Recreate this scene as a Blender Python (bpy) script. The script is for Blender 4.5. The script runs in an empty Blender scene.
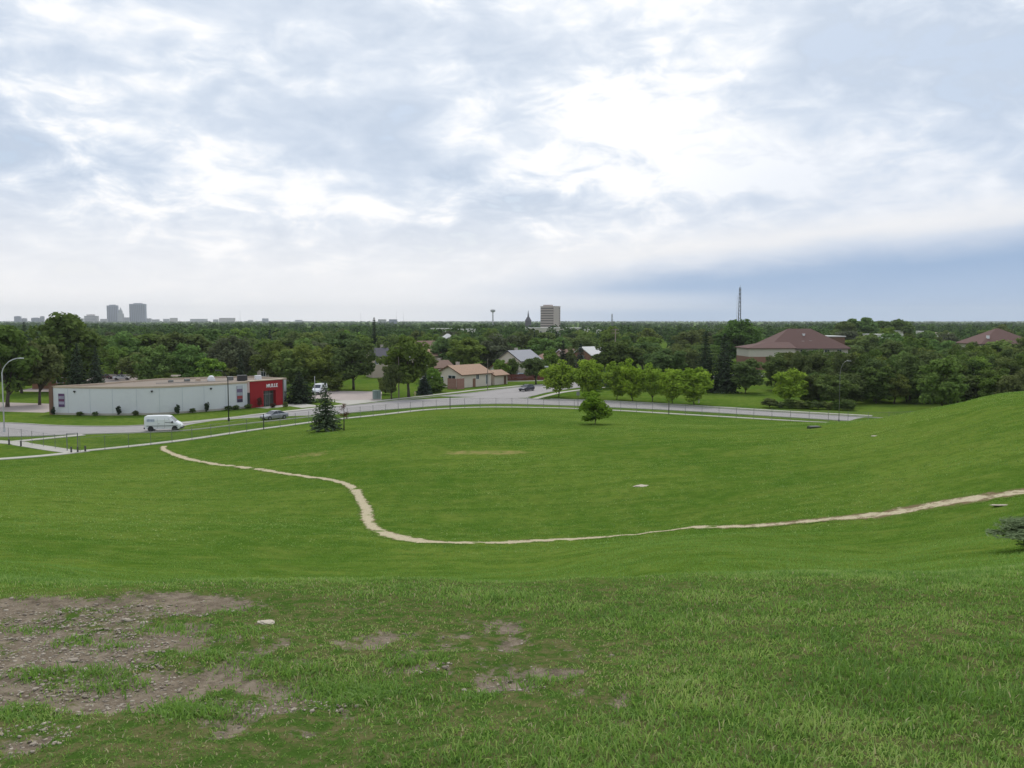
import bpy, bmesh, math, random
import numpy as np
from mathutils import Vector, Matrix
R=math.radians
scene=bpy.context.scene
COL=scene.collection
# ------------------------------------------------------------------ camera
cam_d=bpy.data.cameras.new("camera"); cam=bpy.data.objects.new("camera",cam_d); COL.objects.link(cam)
cam.location=(0,0,16.5); cam.rotation_euler=(R(90-4.13),0,0)
cam_d.sensor_width=36; cam_d.lens=36*887/1024; cam_d.clip_start=.1; cam_d.clip_end=30000
scene.camera=cam
# ------------------------------------------------------------------ node helper
class NT:
    def __init__(s,tree): s.t=tree; s.n=tree.nodes; s.l=tree.links
    def new(s,typ,**kw):
        n=s.n.new(typ)
        for k,v in kw.items(): setattr(n,k,v)
        return n
    def put(s,sock,v):
        if v is None: return
        if isinstance(v,bpy.types.NodeSocket): s.l.new(v,sock)
        else:
            if isinstance(v,(tuple,list)) and len(v)==3 and sock.type=='RGBA': v=(*v,1)
            sock.default_value=v
    def m(s,op,a,b=None,c=None,clamp=False):
        n=s.new('ShaderNodeMath',operation=op,use_clamp=clamp); s.put(n.inputs[0],a); s.put(n.inputs[1],b); s.put(n.inputs[2],c); return n.outputs[0]
    def vm(s,op,a,b=None,out=0):
        n=s.new('ShaderNodeVectorMath',operation=op); s.put(n.inputs[0],a); s.put(n.inputs[1],b); return n.outputs[out]
    def mix(s,f,a,b,bt='MIX'):
        n=s.new('ShaderNodeMix',data_type='RGBA',blend_type=bt,clamp_factor=True); s.put(n.inputs[0],f); s.put(n.inputs[6],a); s.put(n.inputs[7],b); return n.outputs[2]
    def noise(s,vec,scale,detail=4,rough=.5,dist=0,out=0):
        n=s.new('ShaderNodeTexNoise'); s.put(n.inputs['Vector'],vec); n.inputs['Scale'].default_value=scale; n.inputs['Detail'].default_value=detail
        n.inputs['Roughness'].default_value=rough; n.inputs['Distortion'].default_value=dist; return n.outputs[out]
    def ss(s,x,a,b):
        n=s.new('ShaderNodeMapRange',interpolation_type='SMOOTHSTEP'); s.put(n.inputs[0],x); s.put(n.inputs[1],a); s.put(n.inputs[2],b); return n.outputs[0]
    def ramp(s,f,stops):
        n=s.new('ShaderNodeValToRGB'); e=n.color_ramp.elements
        while len(e)<len(stops): e.new(.5)
        for i,(p,c) in enumerate(stops): e[i].position=p; e[i].color=(*c,1)
        s.put(n.inputs[0],f); return n.outputs[0]
# ------------------------------------------------------------------ sky: thin broken overcast over a blue sky
SUN_AZ,SUN_EL=R(4),R(48)
world=bpy.data.worlds.new("World"); scene.world=world; world.use_nodes=True
w=NT(world.node_tree); w.n.clear()
sky=w.new('ShaderNodeTexSky',sky_type='NISHITA',sun_disc=False,sun_elevation=SUN_EL,sun_rotation=SUN_AZ)
dirv=w.vm('NORMALIZE',w.new('ShaderNodeTexCoord').outputs['Generated'])
sp=w.new('ShaderNodeSeparateXYZ'); w.l.new(dirv,sp.inputs[0]); X,Y,Z=sp.outputs
zc=w.m('ADD',w.m('MAXIMUM',Z,0.0),.16)
def cvec(sx,sy,ox,oy):
    c=w.new('ShaderNodeCombineXYZ'); w.put(c.inputs[0],w.m('MULTIPLY_ADD',w.m('DIVIDE',X,zc),sx,ox)); w.put(c.inputs[1],w.m('MULTIPLY_ADD',w.m('DIVIDE',Y,zc),sy,oy)); return c.outputs[0]
def avec(sx,sy,ox,oy):
    c=w.new('ShaderNodeCombineXYZ'); w.put(c.inputs[0],w.m('MULTIPLY_ADD',w.m('ARCTAN2',X,Y),sx,ox)); w.put(c.inputs[1],w.m('MULTIPLY_ADD',w.m('ARCSINE',Z),sy,oy)); return c.outputs[0]
# cloud cells seen in perspective, softened by broad patches of thicker and thinner cover
warp=w.vm('SCALE',w.noise(cvec(1.,1.,2.0,1.0),2.0,4,.5,0,out=1),None); warp.node.inputs['Scale'].default_value=.9
big=w.noise(avec(2.6,6.2,1.0,2.0),1.0,4,.52,.6)
med=w.noise(w.vm('ADD',cvec(1.25,.72,0.0,0.0),warp),2.3,8,.50,.1)
fine=w.noise(avec(15.,32.,3.3,7.7),1.,8,.60,.4)
cell=w.noise(avec(2.2,4.,0.0,9.1),1.,2,.5,0)
tex=w.ss(cell,.38,.62)
dens=w.m('ADD',w.m('ADD',w.m('MULTIPLY',big,.86),w.m('MULTIPLY',med,.32)),w.m('MULTIPLY',w.m('MULTIPLY',w.m('SUBTRACT',fine,.5),.62),w.m('MULTIPLY_ADD',tex,.8,.45)))
cloud=w.ramp(dens,[(.46,(.445,.525,.645)),(.55,(.535,.605,.71)),(.61,(.635,.69,.77)),(.665,(.78,.80,.835)),(.735,(.92,.92,.925))])
# blue sky through thin gaps
gap=w.ss(dens,.455,.40)
skyc=w.vm('SCALE',sky.outputs[0],None); skyc.node.inputs['Scale'].default_value=.10
cloud=w.mix(w.m('MULTIPLY',gap,.18),cloud,skyc)
# glow where the hidden sun stands
sd=(math.cos(SUN_EL)*math.sin(SUN_AZ),math.cos(SUN_EL)*math.cos(SUN_AZ),math.sin(SUN_EL))
dt=w.m('MAXIMUM',w.vm('DOT_PRODUCT',dirv,sd,out=1),0.0)
glow=w.m('POWER',dt,9.0)
cloud=w.mix(w.m('MULTIPLY',glow,.6),cloud,(1.0,.99,.97))
# thicker, bluer cloud towards the right
rz_=w.m('MULTIPLY',w.m('MULTIPLY',w.ss(w.m('ARCTAN2',X,Y),.02,.35),w.ss(Z,.30,.10)),.55)
cloud=w.mix(rz_,cloud,w.mix(med,(.42,.51,.655),(.60,.655,.74)))
# pale haze towards the horizon
cloud=w.mix(w.m('MULTIPLY',w.ss(Z,.16,.02),.92),cloud,(.80,.795,.80))
# far bank of blue-grey rain cloud to the right, with a bright rim above it
az=w.m('ARCTAN2',X,Y)
bn=w.noise(cvec(.25,.12,1.0,4.0),1.0,4,.55,.2)
top=w.m('ADD',w.m('MULTIPLY_ADD',w.m('MINIMUM',az,1.2),.074,.052),w.m('MULTIPLY',w.m('SUBTRACT',w.m('ADD',w.m('MULTIPLY',bn,.6),w.m('MULTIPLY',med,.4)),.5),.055))
side=w.m('MULTIPLY',w.ss(az,-.16,.20),w.ss(az,2.2,1.6))
rim=w.m('MULTIPLY',w.m('MULTIPLY',w.ss(Z,w.m('SUBTRACT',top,.004),w.m('ADD',top,.008)),w.ss(Z,w.m('ADD',top,.04),w.m('ADD',top,.010))),side)
cloud=w.mix(w.m('MULTIPLY',rim,.6),cloud,(.76,.755,.76))
bank=w.m('MULTIPLY',w.ss(Z,w.m('ADD',top,.016),w.m('SUBTRACT',top,.032)),side)
bcol=w.ramp(w.m('ADD',w.m('MULTIPLY',bn,.7),w.m('MULTIPLY',Z,3.0)),[(.3,(.34,.45,.61)),(.62,(.225,.345,.535))])
gapband=w.m('MULTIPLY',w.m('MULTIPLY',w.ss(Z,.006,.016),w.ss(Z,.036,.022)),w.ss(az,.34,.10))
bcol=w.mix(w.m('MULTIPLY',gapband,.7),bcol,(.60,.645,.72))
cloud=w.mix(w.m('MULTIPLY',bank,.92),cloud,bcol)
# the land side below the horizon
cloud=w.mix(w.ss(Z,-.002,-.03),cloud,(.20,.24,.20))
ten=w.vm('SCALE',cloud,None); ten.node.inputs['Scale'].default_value=10*1.01
bg=w.new('ShaderNodeBackground'); w.l.new(ten,bg.inputs[0]); bg.inputs[1].default_value=.1
w.l.new(bg.outputs[0],w.new('ShaderNodeOutputWorld').inputs[0])
# ------------------------------------------------------------------ sun behind cloud
sl=bpy.data.lights.new("sun",'SUN'); sl.energy=1.4; sl.angle=R(16); sl.color=(1,.965,.91)
so=bpy.data.objects.new("sun",sl); COL.objects.link(so)
so.rotation_euler=Vector(sd).to_track_quat('Z','Y').to_euler(); so.location=(0,0,80)
scene.view_settings.view_transform='Standard'; scene.view_settings.look='None'
scene.view_settings.exposure=.28; scene.view_settings.gamma=1; scene.view_settings.use_curve_mapping=False
scene.render.engine='CYCLES'
scene.cycles.max_bounces=6; scene.cycles.diffuse_bounces=3; scene.cycles.glossy_bounces=2; scene.cycles.transmission_bounces=3; scene.cycles.volume_bounces=0
rng=np.random.default_rng(7); random.seed(7)

# ---- hill height: radial profiles (depth, height) for a set of bearings (degrees)
PROF={
-180:[(0,14.9),(12,14.2),(30,12),(60,7),(90,2),(110,0)],
-80:[(0,14.9),(6,14.5),(12,13.6),(30,10.2),(60,5),(85,1.2),(105,0)],
-45:[(0,14.9),(3.7,14.6),(7.5,14.2),(12,13),(20,10.9),(28,9),(45,6),(75,2.2),(95,.3),(105,0)],
-30:[(0,14.9),(3.7,14.6),(7.5,14.22),(12,12.9),(20,10.9),(28,8.8),(45,6.2),(70,3.4),(90,1.2),(103,.2),(110,0)],
-21.4:[(0,14.9),(3.7,14.6),(7.5,14.25),(12,12.4),(20,10.4),(30,8.0),(45,5.6),(70,3.2),(95,1.2),(108,.4),(118,0.05),(122,0)],
-9.4:[(0,14.9),(3.7,14.6),(7.5,14.25),(12,12.3),(20,10.4),(30,7.7),(40,6.0),(50,4.9),(62,4.2),(80,3.6),(110,2.4),(135,.9),(150,.1),(156,0)],
0:[(0,14.9),(3.7,14.6),(7.5,14.25),(12,12.3),(20,10.4),(30,7.8),(38,6.3),(44,5.3),(50,4.9),(70,4.4),(100,3.5),(140,1.4),(160,.3),(168,0)],
12:[(0,14.9),(3.7,14.6),(7.5,14.25),(12,12.6),(20,11),(30,8.8),(38,7),(44,6.0),(52,5.6),(70,5.2),(100,3.6),(130,1.2),(147,.2),(155,0)],
22:[(0,14.9),(3.7,14.6),(7.5,14.25),(12,12.8),(20,10.9),(30,8.6),(41,7.2),(50,7.0),(65,6.6),(85,6.0),(105,4.6),(118,2.9),(132,.9),(142,0)],
26.3:[(0,14.9),(3.7,14.6),(7.5,14.27),(12,12.9),(20,11.1),(30,9.1),(40,8.1),(55,8.1),(75,8.1),(85,7.9),(95,7.25),(105,6.0),(120,3.0),(135,.8),(150,0)],
30:[(0,14.9),(3.7,14.62),(7.5,14.3),(12,13.1),(20,11.3),(30,9.6),(39,8.8),(55,9.4),(75,9.9),(85,9.75),(95,8.7),(110,5.5),(125,2),(140,0.2),(152,0)],
45:[(0,14.9),(3.7,14.64),(7.5,14.35),(12,13.6),(25,12),(40,10.6),(60,11),(80,9.5),(100,5),(130,0)],
80:[(0,14.9),(12,14),(30,12.2),(60,8.5),(90,2),(115,0)],
180:[(0,14.9),(12,14.2),(30,12),(60,7),(90,2),(110,0)],
}
def pchip(xs,ys,xq):
    xs=np.array(xs,float);ys=np.array(ys,float);h=np.diff(xs);dl=np.diff(ys)/h
    m=np.zeros_like(ys);m[0]=dl[0];m[-1]=0
    for i in range(1,len(xs)-1):
        if dl[i-1]*dl[i]>0:
            w1=2*h[i]+h[i-1];w2=h[i]+2*h[i-1];m[i]=(w1+w2)/(w1/dl[i-1]+w2/dl[i])
    i=np.clip(np.searchsorted(xs,xq)-1,0,len(h)-1);t=np.clip((xq-xs[i])/h[i],0,1)
    return ys[i]*(1+2*t)*(1-t)**2+m[i]*h[i]*t*(1-t)**2+ys[i+1]*t*t*(3-2*t)+m[i+1]*h[i]*t*t*(t-1)
RQ=np.concatenate([np.arange(0,20,.25),np.arange(20,60,.5),np.arange(60,200.1,1)])
AZ=np.array(sorted(PROF));TAB=[]
for a in AZ:
    c=math.cos(math.radians(a)) if abs(a)<=45 else 1.
    p=PROF[a];TAB.append(pchip([q[0]/c for q in p],[q[1] for q in p],RQ))
TAB=np.array(TAB)
AQ=np.arange(-180,180.01,.5)
T2=np.array([pchip(AZ,TAB[:,j],AQ) for j in range(len(RQ))]).T
k=np.exp(-np.linspace(-2,2,13)**2);k/=k.sum()
pad=np.concatenate([T2[-13:-1],T2,T2[1:13]])
T2=np.array([np.convolve(pad[:,j],k,'same')[12:-12] for j in range(T2.shape[1])]).T
RI=np.arange(len(RQ),dtype=float)
def vnoise(x,y,seed=0):
    xi=np.floor(x);yi=np.floor(y);fx=x-xi;fy=y-yi;fx=fx*fx*(3-2*fx);fy=fy*fy*(3-2*fy)
    def h(a,b):
        v=np.sin(a*127.1+b*311.7+seed*74.7)*43758.5453;return v-np.floor(v)
    return (h(xi,yi)*(1-fx)+h(xi+1,yi)*fx)*(1-fy)+(h(xi,yi+1)*(1-fx)+h(xi+1,yi+1)*fx)*fy
def hill(x,y):
    x=np.asarray(x,float);y=np.asarray(y,float)
    r=np.hypot(x,y);a=np.degrees(np.arctan2(x,y))
    ai=np.clip((a+180)/.5,0,len(AQ)-1.001);ri=np.clip(np.interp(r,RQ,RI),0,len(RQ)-1.001)
    i=ai.astype(int);j=ri.astype(int);s=ai-i;t=ri-j
    z=(T2[i,j]*(1-t)+T2[i,j+1]*t)*(1-s)+(T2[i+1,j]*(1-t)+T2[i+1,j+1]*t)*s
    z=z*np.clip((195-r)/20,0,1)
    m=np.clip(z/2.,0,1)
    z=z+m*((vnoise(x/9,y/9,1)-.5)*.35*np.clip((r-14)/20,0,1)+(vnoise(x/3,y/3,2)-.5)*.12+(vnoise(x/.8,y/.8,3)-.5)*.05)
    return np.maximum(z,0)

# ------------------------------------------------------------------ helpers
def tag(o,label=None,cat=None,group=None,kind=None):
    if label: o['label']=label
    if cat: o['category']=cat
    if group: o['group']=group
    if kind: o['kind']=kind
    return o
def link(o,parent=None):
    COL.objects.link(o)
    if parent is not None: o.parent=parent
    return o
def empty(name,loc=(0,0,0),rz=0,parent=None):
    o=bpy.data.objects.new(name,None); o.location=loc; o.rotation_euler=(0,0,rz); o.empty_display_size=.3
    return link(o,parent)
def fast_mesh(name,V,F,mat=None,attrs=None,smooth=False):
    """V (n,3) array, F (m,k) int array"""
    V=np.asarray(V,np.float32); F=np.asarray(F,np.int32); k=F.shape[1]
    me=bpy.data.meshes.new(name); me.vertices.add(len(V)); me.vertices.foreach_set('co',V.ravel())
    me.loops.add(F.size); me.loops.foreach_set('vertex_index',F.ravel())
    me.polygons.add(len(F)); me.polygons.foreach_set('loop_start',np.arange(0,F.size,k,dtype=np.int32))
    try: me.polygons.foreach_set('loop_total',np.full(len(F),k,np.int32))
    except Exception: pass
    if smooth: me.polygons.foreach_set('use_smooth',np.ones(len(F),bool))
    me.update(calc_edges=True)
    for n,a in (attrs or {}).items():
        at=me.attributes.new(n,'FLOAT','POINT'); at.data.foreach_set('value',np.asarray(a,np.float32))
    if mat: me.materials.append(mat)
    return me
class MB:
    def __init__(s): s.v=[]; s.f=[]
    def add(s,vs,fs):
        b=len(s.v); s.v+= [tuple(v) for v in vs]; s.f+=[tuple(b+i for i in f) for f in fs]; return s
    def box(s,x0,x1,y0,y1,z0,z1):
        return s.add([(x,y,z) for z in (z0,z1) for x,y in ((x0,y0),(x1,y0),(x1,y1),(x0,y1))],[(3,2,1,0),(4,5,6,7),(0,1,5,4),(1,2,6,5),(2,3,7,6),(3,0,4,7)])
    def prism(s,poly,z0,z1,bottom=True):
        n=len(poly); s.add([(x,y,z0) for x,y in poly]+[(x,y,z1) for x,y in poly],[(i,(i+1)%n,n+(i+1)%n,n+i) for i in range(n)]+[tuple(range(n,2*n))]+([tuple(range(n-1,-1,-1))] if bottom else [])); return s
    def tube(s,pts,rad,n=8,cap=True):
        rings=[]
        pts=[Vector(p) for p in pts]
        for i,p in enumerate(pts):
            t=(pts[min(i+1,len(pts)-1)]-pts[max(i-1,0)]).normalized()
            a=t.orthogonal().normalized() if abs(t.z)<.95 else Vector((1,0,0)); b=t.cross(a).normalized(); a=b.cross(t)
            r=rad[i] if isinstance(rad,(list,tuple)) else rad
            rings.append([p+(a*math.cos(2*math.pi*k/n)+b*math.sin(2*math.pi*k/n))*r for k in range(n)])
        base=len(s.v); s.v+=[tuple(v) for r in rings for v in r]
        for i in range(len(pts)-1):
            for k in range(n):
                s.f.append((base+i*n+k,base+i*n+(k+1)%n,base+(i+1)*n+(k+1)%n,base+(i+1)*n+k))
        if cap: s.f.append(tuple(base+k for k in range(n-1,-1,-1))); s.f.append(tuple(base+(len(pts)-1)*n+k for k in range(n)))
        return s
    def loft(s,secs,cap=True):
        n=len(secs[0]); base=len(s.v); s.v+=[tuple(v) for r in secs for v in r]
        for i in range(len(secs)-1):
            for k in range(n): s.f.append((base+i*n+k,base+i*n+(k+1)%n,base+(i+1)*n+(k+1)%n,base+(i+1)*n+k))
        if cap: s.f.append(tuple(base+k for k in range(n-1,-1,-1))); s.f.append(tuple(base+(len(secs)-1)*n+k for k in range(n)))
        return s
    def mesh(s,name,mat,smooth=False):
        me=bpy.data.meshes.new(name); me.from_pydata(s.v,[],s.f)
        bm=bmesh.new(); bm.from_mesh(me); bmesh.ops.recalc_face_normals(bm,faces=bm.faces); bm.to_mesh(me); bm.free()
        if smooth: me.polygons.foreach_set('use_smooth',[True]*len(me.polygons))
        if mat: me.materials.append(mat)
        return me
    def obj(s,name,mat,parent=None,smooth=False,loc=None,rz=0,bevel=0):
        o=bpy.data.objects.new(name,s.mesh(name,mat,smooth))
        if loc is not None: o.location=loc
        o.rotation_euler=(0,0,rz)
        if bevel:
            b=o.modifiers.new('bevel','BEVEL'); b.width=bevel; b.segments=2; b.limit_method='ANGLE'
        return link(o,parent)
# ------------------------------------------------------------------ materials
MATS={}
def mat(name,col,rough=.8,var=.12,scale=3.,metal=0.,spec=.3,bump=0.,dirt=None):
    if name in MATS: return MATS[name]
    m=bpy.data.materials.new(name); m.use_nodes=True; t=NT(m.node_tree); b=t.n['Principled BSDF']
    co=t.new('ShaderNodeTexCoord').outputs['Object']
    n=t.noise(co,scale,5,.6)
    c=t.mix(n,tuple(max(0,x*(1-var)) for x in col),tuple(min(1,x*(1+var)) for x in col))
    if dirt: c=t.mix(t.m('MULTIPLY',t.ss(t.noise(co,scale*.35,6,.7,.6),.5,.75),dirt[1]),c,dirt[0])
    t.l.new(c,b.inputs['Base Color']); b.inputs['Roughness'].default_value=rough; b.inputs['Metallic'].default_value=metal; b.inputs['Specular IOR Level'].default_value=spec
    if bump:
        bp=t.new('ShaderNodeBump'); bp.inputs['Strength'].default_value=bump; bp.inputs['Distance'].default_value=.05; t.l.new(n,bp.inputs['Height']); t.l.new(bp.outputs[0],b.inputs['Normal'])
    MATS[name]=m; return m
def glass(name='window_glass',col=(.03,.04,.05)):
    return mat(name,col,rough=.08,var=.05,spec=.6)
def leafmat(name,lo,hi,trans=.25,hue=.06,vv=.4,sv=.22):
    m=bpy.data.materials.new(name); m.use_nodes=True; t=NT(m.node_tree); t.n.clear()
    a=t.new('ShaderNodeAttribute',attribute_name='v').outputs['Fac']
    oi=t.new('ShaderNodeObjectInfo').outputs['Random']
    c=t.mix(a,lo,hi)
    hs=t.new('ShaderNodeHueSaturation'); t.put(hs.inputs['Color'],c)
    t.put(hs.inputs['Hue'],t.m('MULTIPLY_ADD',oi,hue,.5-hue*.55)); t.put(hs.inputs['Value'],t.m('MULTIPLY_ADD',t.m('FRACT',t.m('MULTIPLY',oi,7.31)),vv,1-vv*.55)); t.put(hs.inputs['Saturation'],t.m('MULTIPLY_ADD',t.m('FRACT',t.m('MULTIPLY',oi,3.7)),sv,1-sv*.55))
    d=t.new('ShaderNodeBsdfDiffuse'); t.l.new(hs.outputs[0],d.inputs[0])
    tr=t.new('ShaderNodeBsdfTranslucent'); t.l.new(hs.outputs[0],tr.inputs[0])
    mx=t.new('ShaderNodeMixShader'); mx.inputs[0].default_value=trans; t.l.new(d.outputs[0],mx.inputs[1]); t.l.new(tr.outputs[0],mx.inputs[2])
    t.l.new(mx.outputs[0],t.new('ShaderNodeOutputMaterial').inputs[0]); MATS[name]=m; return m
L_DARK=leafmat('foliage_dark',(0.080, 0.124, 0.034),(0.170, 0.232, 0.066),trans=.3,hue=.03)
L_MID=leafmat('foliage_mid',(0.108, 0.172, 0.042),(0.212, 0.298, 0.080),trans=.3,hue=.05)
L_BRIGHT=leafmat('foliage_bright',(0.125, 0.215, 0.03),(0.225, 0.34, 0.055),hue=.02)
L_LIME=leafmat('foliage_lime',(0.19, 0.30, 0.03),(0.36, 0.49, 0.06),trans=.3,hue=.006,vv=.12,sv=.04)
L_OLIVE=leafmat('foliage_olive',(0.120, 0.155, 0.04),(0.215, 0.255, 0.078),hue=.01)
L_GREY=leafmat('foliage_grey_olive',(0.11, 0.13, 0.07),(0.18, 0.20, 0.11),hue=.01)
L_SPRUCE=leafmat('needles_dark',(0.032, 0.05, 0.028),(0.066, 0.092, 0.052),trans=.1,hue=.02)
L_BLUE=leafmat('needles_blue',(0.034, 0.052, 0.042),(0.075, 0.102, 0.082),trans=.1,hue=.02)
L_FIELD=leafmat('needles_field',(.050,.078,.038),(.105,.145,.072),trans=.1,hue=.0,vv=.05)
L_RUST=leafmat('foliage_rust',(.09,.04,.03),(.16,.07,.05),hue=.02)
BARK=mat('bark',(.075,.06,.048),.9,.35,4,bump=.4)
CONC=mat('concrete',(.42,.40,.35),.9,.14,.8,dirt=((.26,.25,.20),.35))
ASPH=mat('weathered_asphalt',(.31,.29,.28),.92,.16,.6,dirt=((.22,.205,.195),.6))
STEEL=mat('galvanised_steel',(.20,.205,.20),.45,.1,5,metal=.5)
DARKMETAL=mat('dark_painted_metal',(.045,.045,.045),.5,.1,5)
WHITEPAINT=mat('white_paint',(.72,.73,.74),.4,.04,1)

# ------------------------------------------------------------------ masks on the hill top (metres)
BARE=[(-3.03,5.56,1.0,1.35),(-2.81,6.74,.95,.42),(-1.30,4.73,.30,.30),(-1.66,5.05,.13,.42),(-2.30,3.97,.22,.21),(-.46,5.09,.2,.14),(-.04,4.77,.22,.15),(-.96,5.68,.33,.2),(-2.05,4.75,.34,.42),(-1.34,4.41,.40,.12),(.28,5.01,.2,.1),(-3.9,6.6,.7,.6),(-4.6,5.4,1.0,1.3),(-1.1,5.1,1.7,1.1,.72),(.5,4.7,1.2,.8,.45),(-1.6,6.4,1.8,.6,.6)]
GRAV=[(-3.1,5.3,.85,1.0),(-2.30,3.97,.24,.22),(-1.30,4.44,.40,.13),(-.04,4.77,.2,.13),(-2.2,4.9,.35,.45),(-.5,5.1,.15,.1),(-3.0,6.5,.8,.3),(-4.4,5.2,.9,1.0)]
DRY=[(-20.6,89.5,2.8,3.0,.55),(-17.6,83.0,2.8,1.4,.5),(-2.1,84.1,5.2,1.8,.7),(23.0,107.7,7.3,5.0,.35),(-25.8,68.1,2.3,2.5,.35),(11.4,92.8,6.3,3.8,.35),(-14.2,107.2,2.2,1.3,.3),(-8,75,3,5,.3),(35,70,8,3,.3),(-5,110,10,3,.3),(28,60,6,2,.25)]
def fld(L,x,y):
    f=np.zeros_like(x)
    for e in L:
        d=((x-e[0])/e[2])**2+((y-e[1])/e[3])**2
        f=np.maximum(f,np.clip(1.6-d*.8,0,1.3)*(e[4] if len(e)>4 else 1))
    return f
def bare(x,y):
    n=vnoise(x/.55,y/.45,5)*.50+vnoise(x/.17,y/.15,6)*.42+vnoise(x/.06,y/.06,8)*.34
    return np.clip((fld(BARE,x,y)*1.0-n*1.45+.10)*2.2,0,1)
def gravelly(x,y):
    n=vnoise(x/.3,y/.3,15)*.6+vnoise(x/.1,y/.1,16)*.4
    return np.clip((fld(GRAV,x,y)-n*.95)*1.8,0,1)
def dryness(x,y):
    n=vnoise(x/2.2,y/1.2,9)*.6+vnoise(x/.7,y/.5,10)*.5
    return np.clip((fld(DRY,x,y)-n*.55)*1.6,0,1)
# ------------------------------------------------------------------ ground sheet
def ground_material():
    m=bpy.data.materials.new('grass_ground'); m.use_nodes=True; t=NT(m.node_tree); b=t.n['Principled BSDF']
    pos=t.new('ShaderNodeNewGeometry').outputs['Position']
    st=t.vm('MULTIPLY',pos,(1,1.0,0))
    n1=t.noise(st,.045,4,.55); n2=t.noise(st,.35,5,.6); n3=t.noise(st,2.6,6,.7); n4=t.noise(st,14,4,.7)
    mow=t.vm('MULTIPLY',pos,(.06,.7,0)); ns=t.noise(mow,1.0,3,.5,.6)
    c=t.mix(t.ss(n1,.40,.60),(.068,.132,.016),(.122,.182,.028))
    c=t.mix(t.m('MULTIPLY',t.ss(n2,.42,.68),.7),c,(.140,.182,.034))
    c=t.mix(t.m('MULTIPLY',t.ss(ns,.48,.66),.5),c,(.050,.108,.012))
    n5=t.noise(st,.9,9,.8)
    c=t.mix(t.m('MULTIPLY',t.ss(n5,.46,.60),.55),c,(.046,.098,.012))
    c=t.mix(t.m('MULTIPLY',t.ss(n5,.50,.36),.50),c,(.152,.202,.040))
    c=t.mix(t.m('MULTIPLY',t.ss(n3,.5,.68),.6),c,(.044,.094,.011))
    c=t.mix(t.m('MULTIPLY',t.ss(n4,.52,.75),.35),c,(.105,.145,.03))
    dry=t.new('ShaderNodeAttribute',attribute_name='dry').outputs['Fac']
    nd=t.noise(t.vm('MULTIPLY',pos,(1,.8,0)),1.1,7,.75)
    c=t.mix(t.ss(t.m('ADD',dry,t.m('MULTIPLY',t.m('SUBTRACT',nd,.5),2.6)),.45,1.25),c,(.26,.225,.085))
    # soil under thin turf
    sn=t.noise(pos,9,8,.7); sf=t.noise(pos,60,5,.7)
    soil=t.ramp(sn,[(.3,(.090,.072,.052)),(.5,(.185,.150,.110)),(.7,(.28,.235,.178))])
    soil=t.mix(t.ss(sf,.55,.75),soil,(.30,.26,.215))
    br=t.new('ShaderNodeAttribute',attribute_name='bare').outputs['Fac']
    near=t.new('ShaderNodeAttribute',attribute_name='turf').outputs['Fac']
    c=t.mix(near,c,t.mix(t.ss(sn,.4,.62),(.052,.100,.018),(.125,.120,.050)))
    c=t.mix(t.ss(t.m('ADD',br,t.m('MULTIPLY',t.m('SUBTRACT',t.noise(pos,22,6,.75),.5),2.4)),.25,.65),c,soil)
    t.l.new(c,b.inputs['Base Color']); b.inputs['Roughness'].default_value=.95; b.inputs['Specular IOR Level'].default_value=.0
    bp=t.new('ShaderNodeBump'); bp.inputs['Strength'].default_value=.55; bp.inputs['Distance'].default_value=.08
    t.l.new(t.m('ADD',t.m('ADD',n3,t.m('MULTIPLY',n4,.6)),t.m('MULTIPLY',sf,.12)),bp.inputs['Height']); t.l.new(bp.outputs[0],b.inputs['Normal'])
    return m
az=np.concatenate([np.arange(-42,42.01,.22),np.arange(45,318,3.)])
rr=[.15]
while rr[-1]<9000: rr.append(rr[-1]*(1.022 if 2.5<rr[-1]<200 else 1.07))
rr=np.array(rr); A=np.radians(az)
gx=np.outer(rr,np.sin(A)).ravel(); gy=np.outer(rr,np.cos(A)).ravel()
gz=hill(gx,gy); gb=bare(gx,gy); grr=np.hypot(gx,gy)
gz=gz-gb*.025+np.where(grr<14,(vnoise(gx/.22,gy/.22,21)-.5)*.03,0)
na=len(az); i=np.arange(len(rr)-1)[:,None]*na; j=np.arange(na)[None,:]; j2=(j+1)%na
GF=np.stack([i+j,i+na+j,i+na+j2,i+j2],-1).reshape(-1,4)
V=np.stack([gx,gy,gz],1); V=np.vstack([V,[[0,0,float(hill(np.array([0.]),np.array([.01]))[0])]]])
gm=fast_mesh('ground',V,GF,ground_material(),{'bare':np.append(gb,0),'dry':np.append(dryness(gx,gy),0),'turf':np.append(np.clip((9.5-grr)/2.5,0,1),0)},smooth=True)
tag(link(bpy.data.objects.new('ground',gm)),kind='structure')
def hz(x,y): return float(hill(np.array([x]),np.array([y]))[0])
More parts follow.
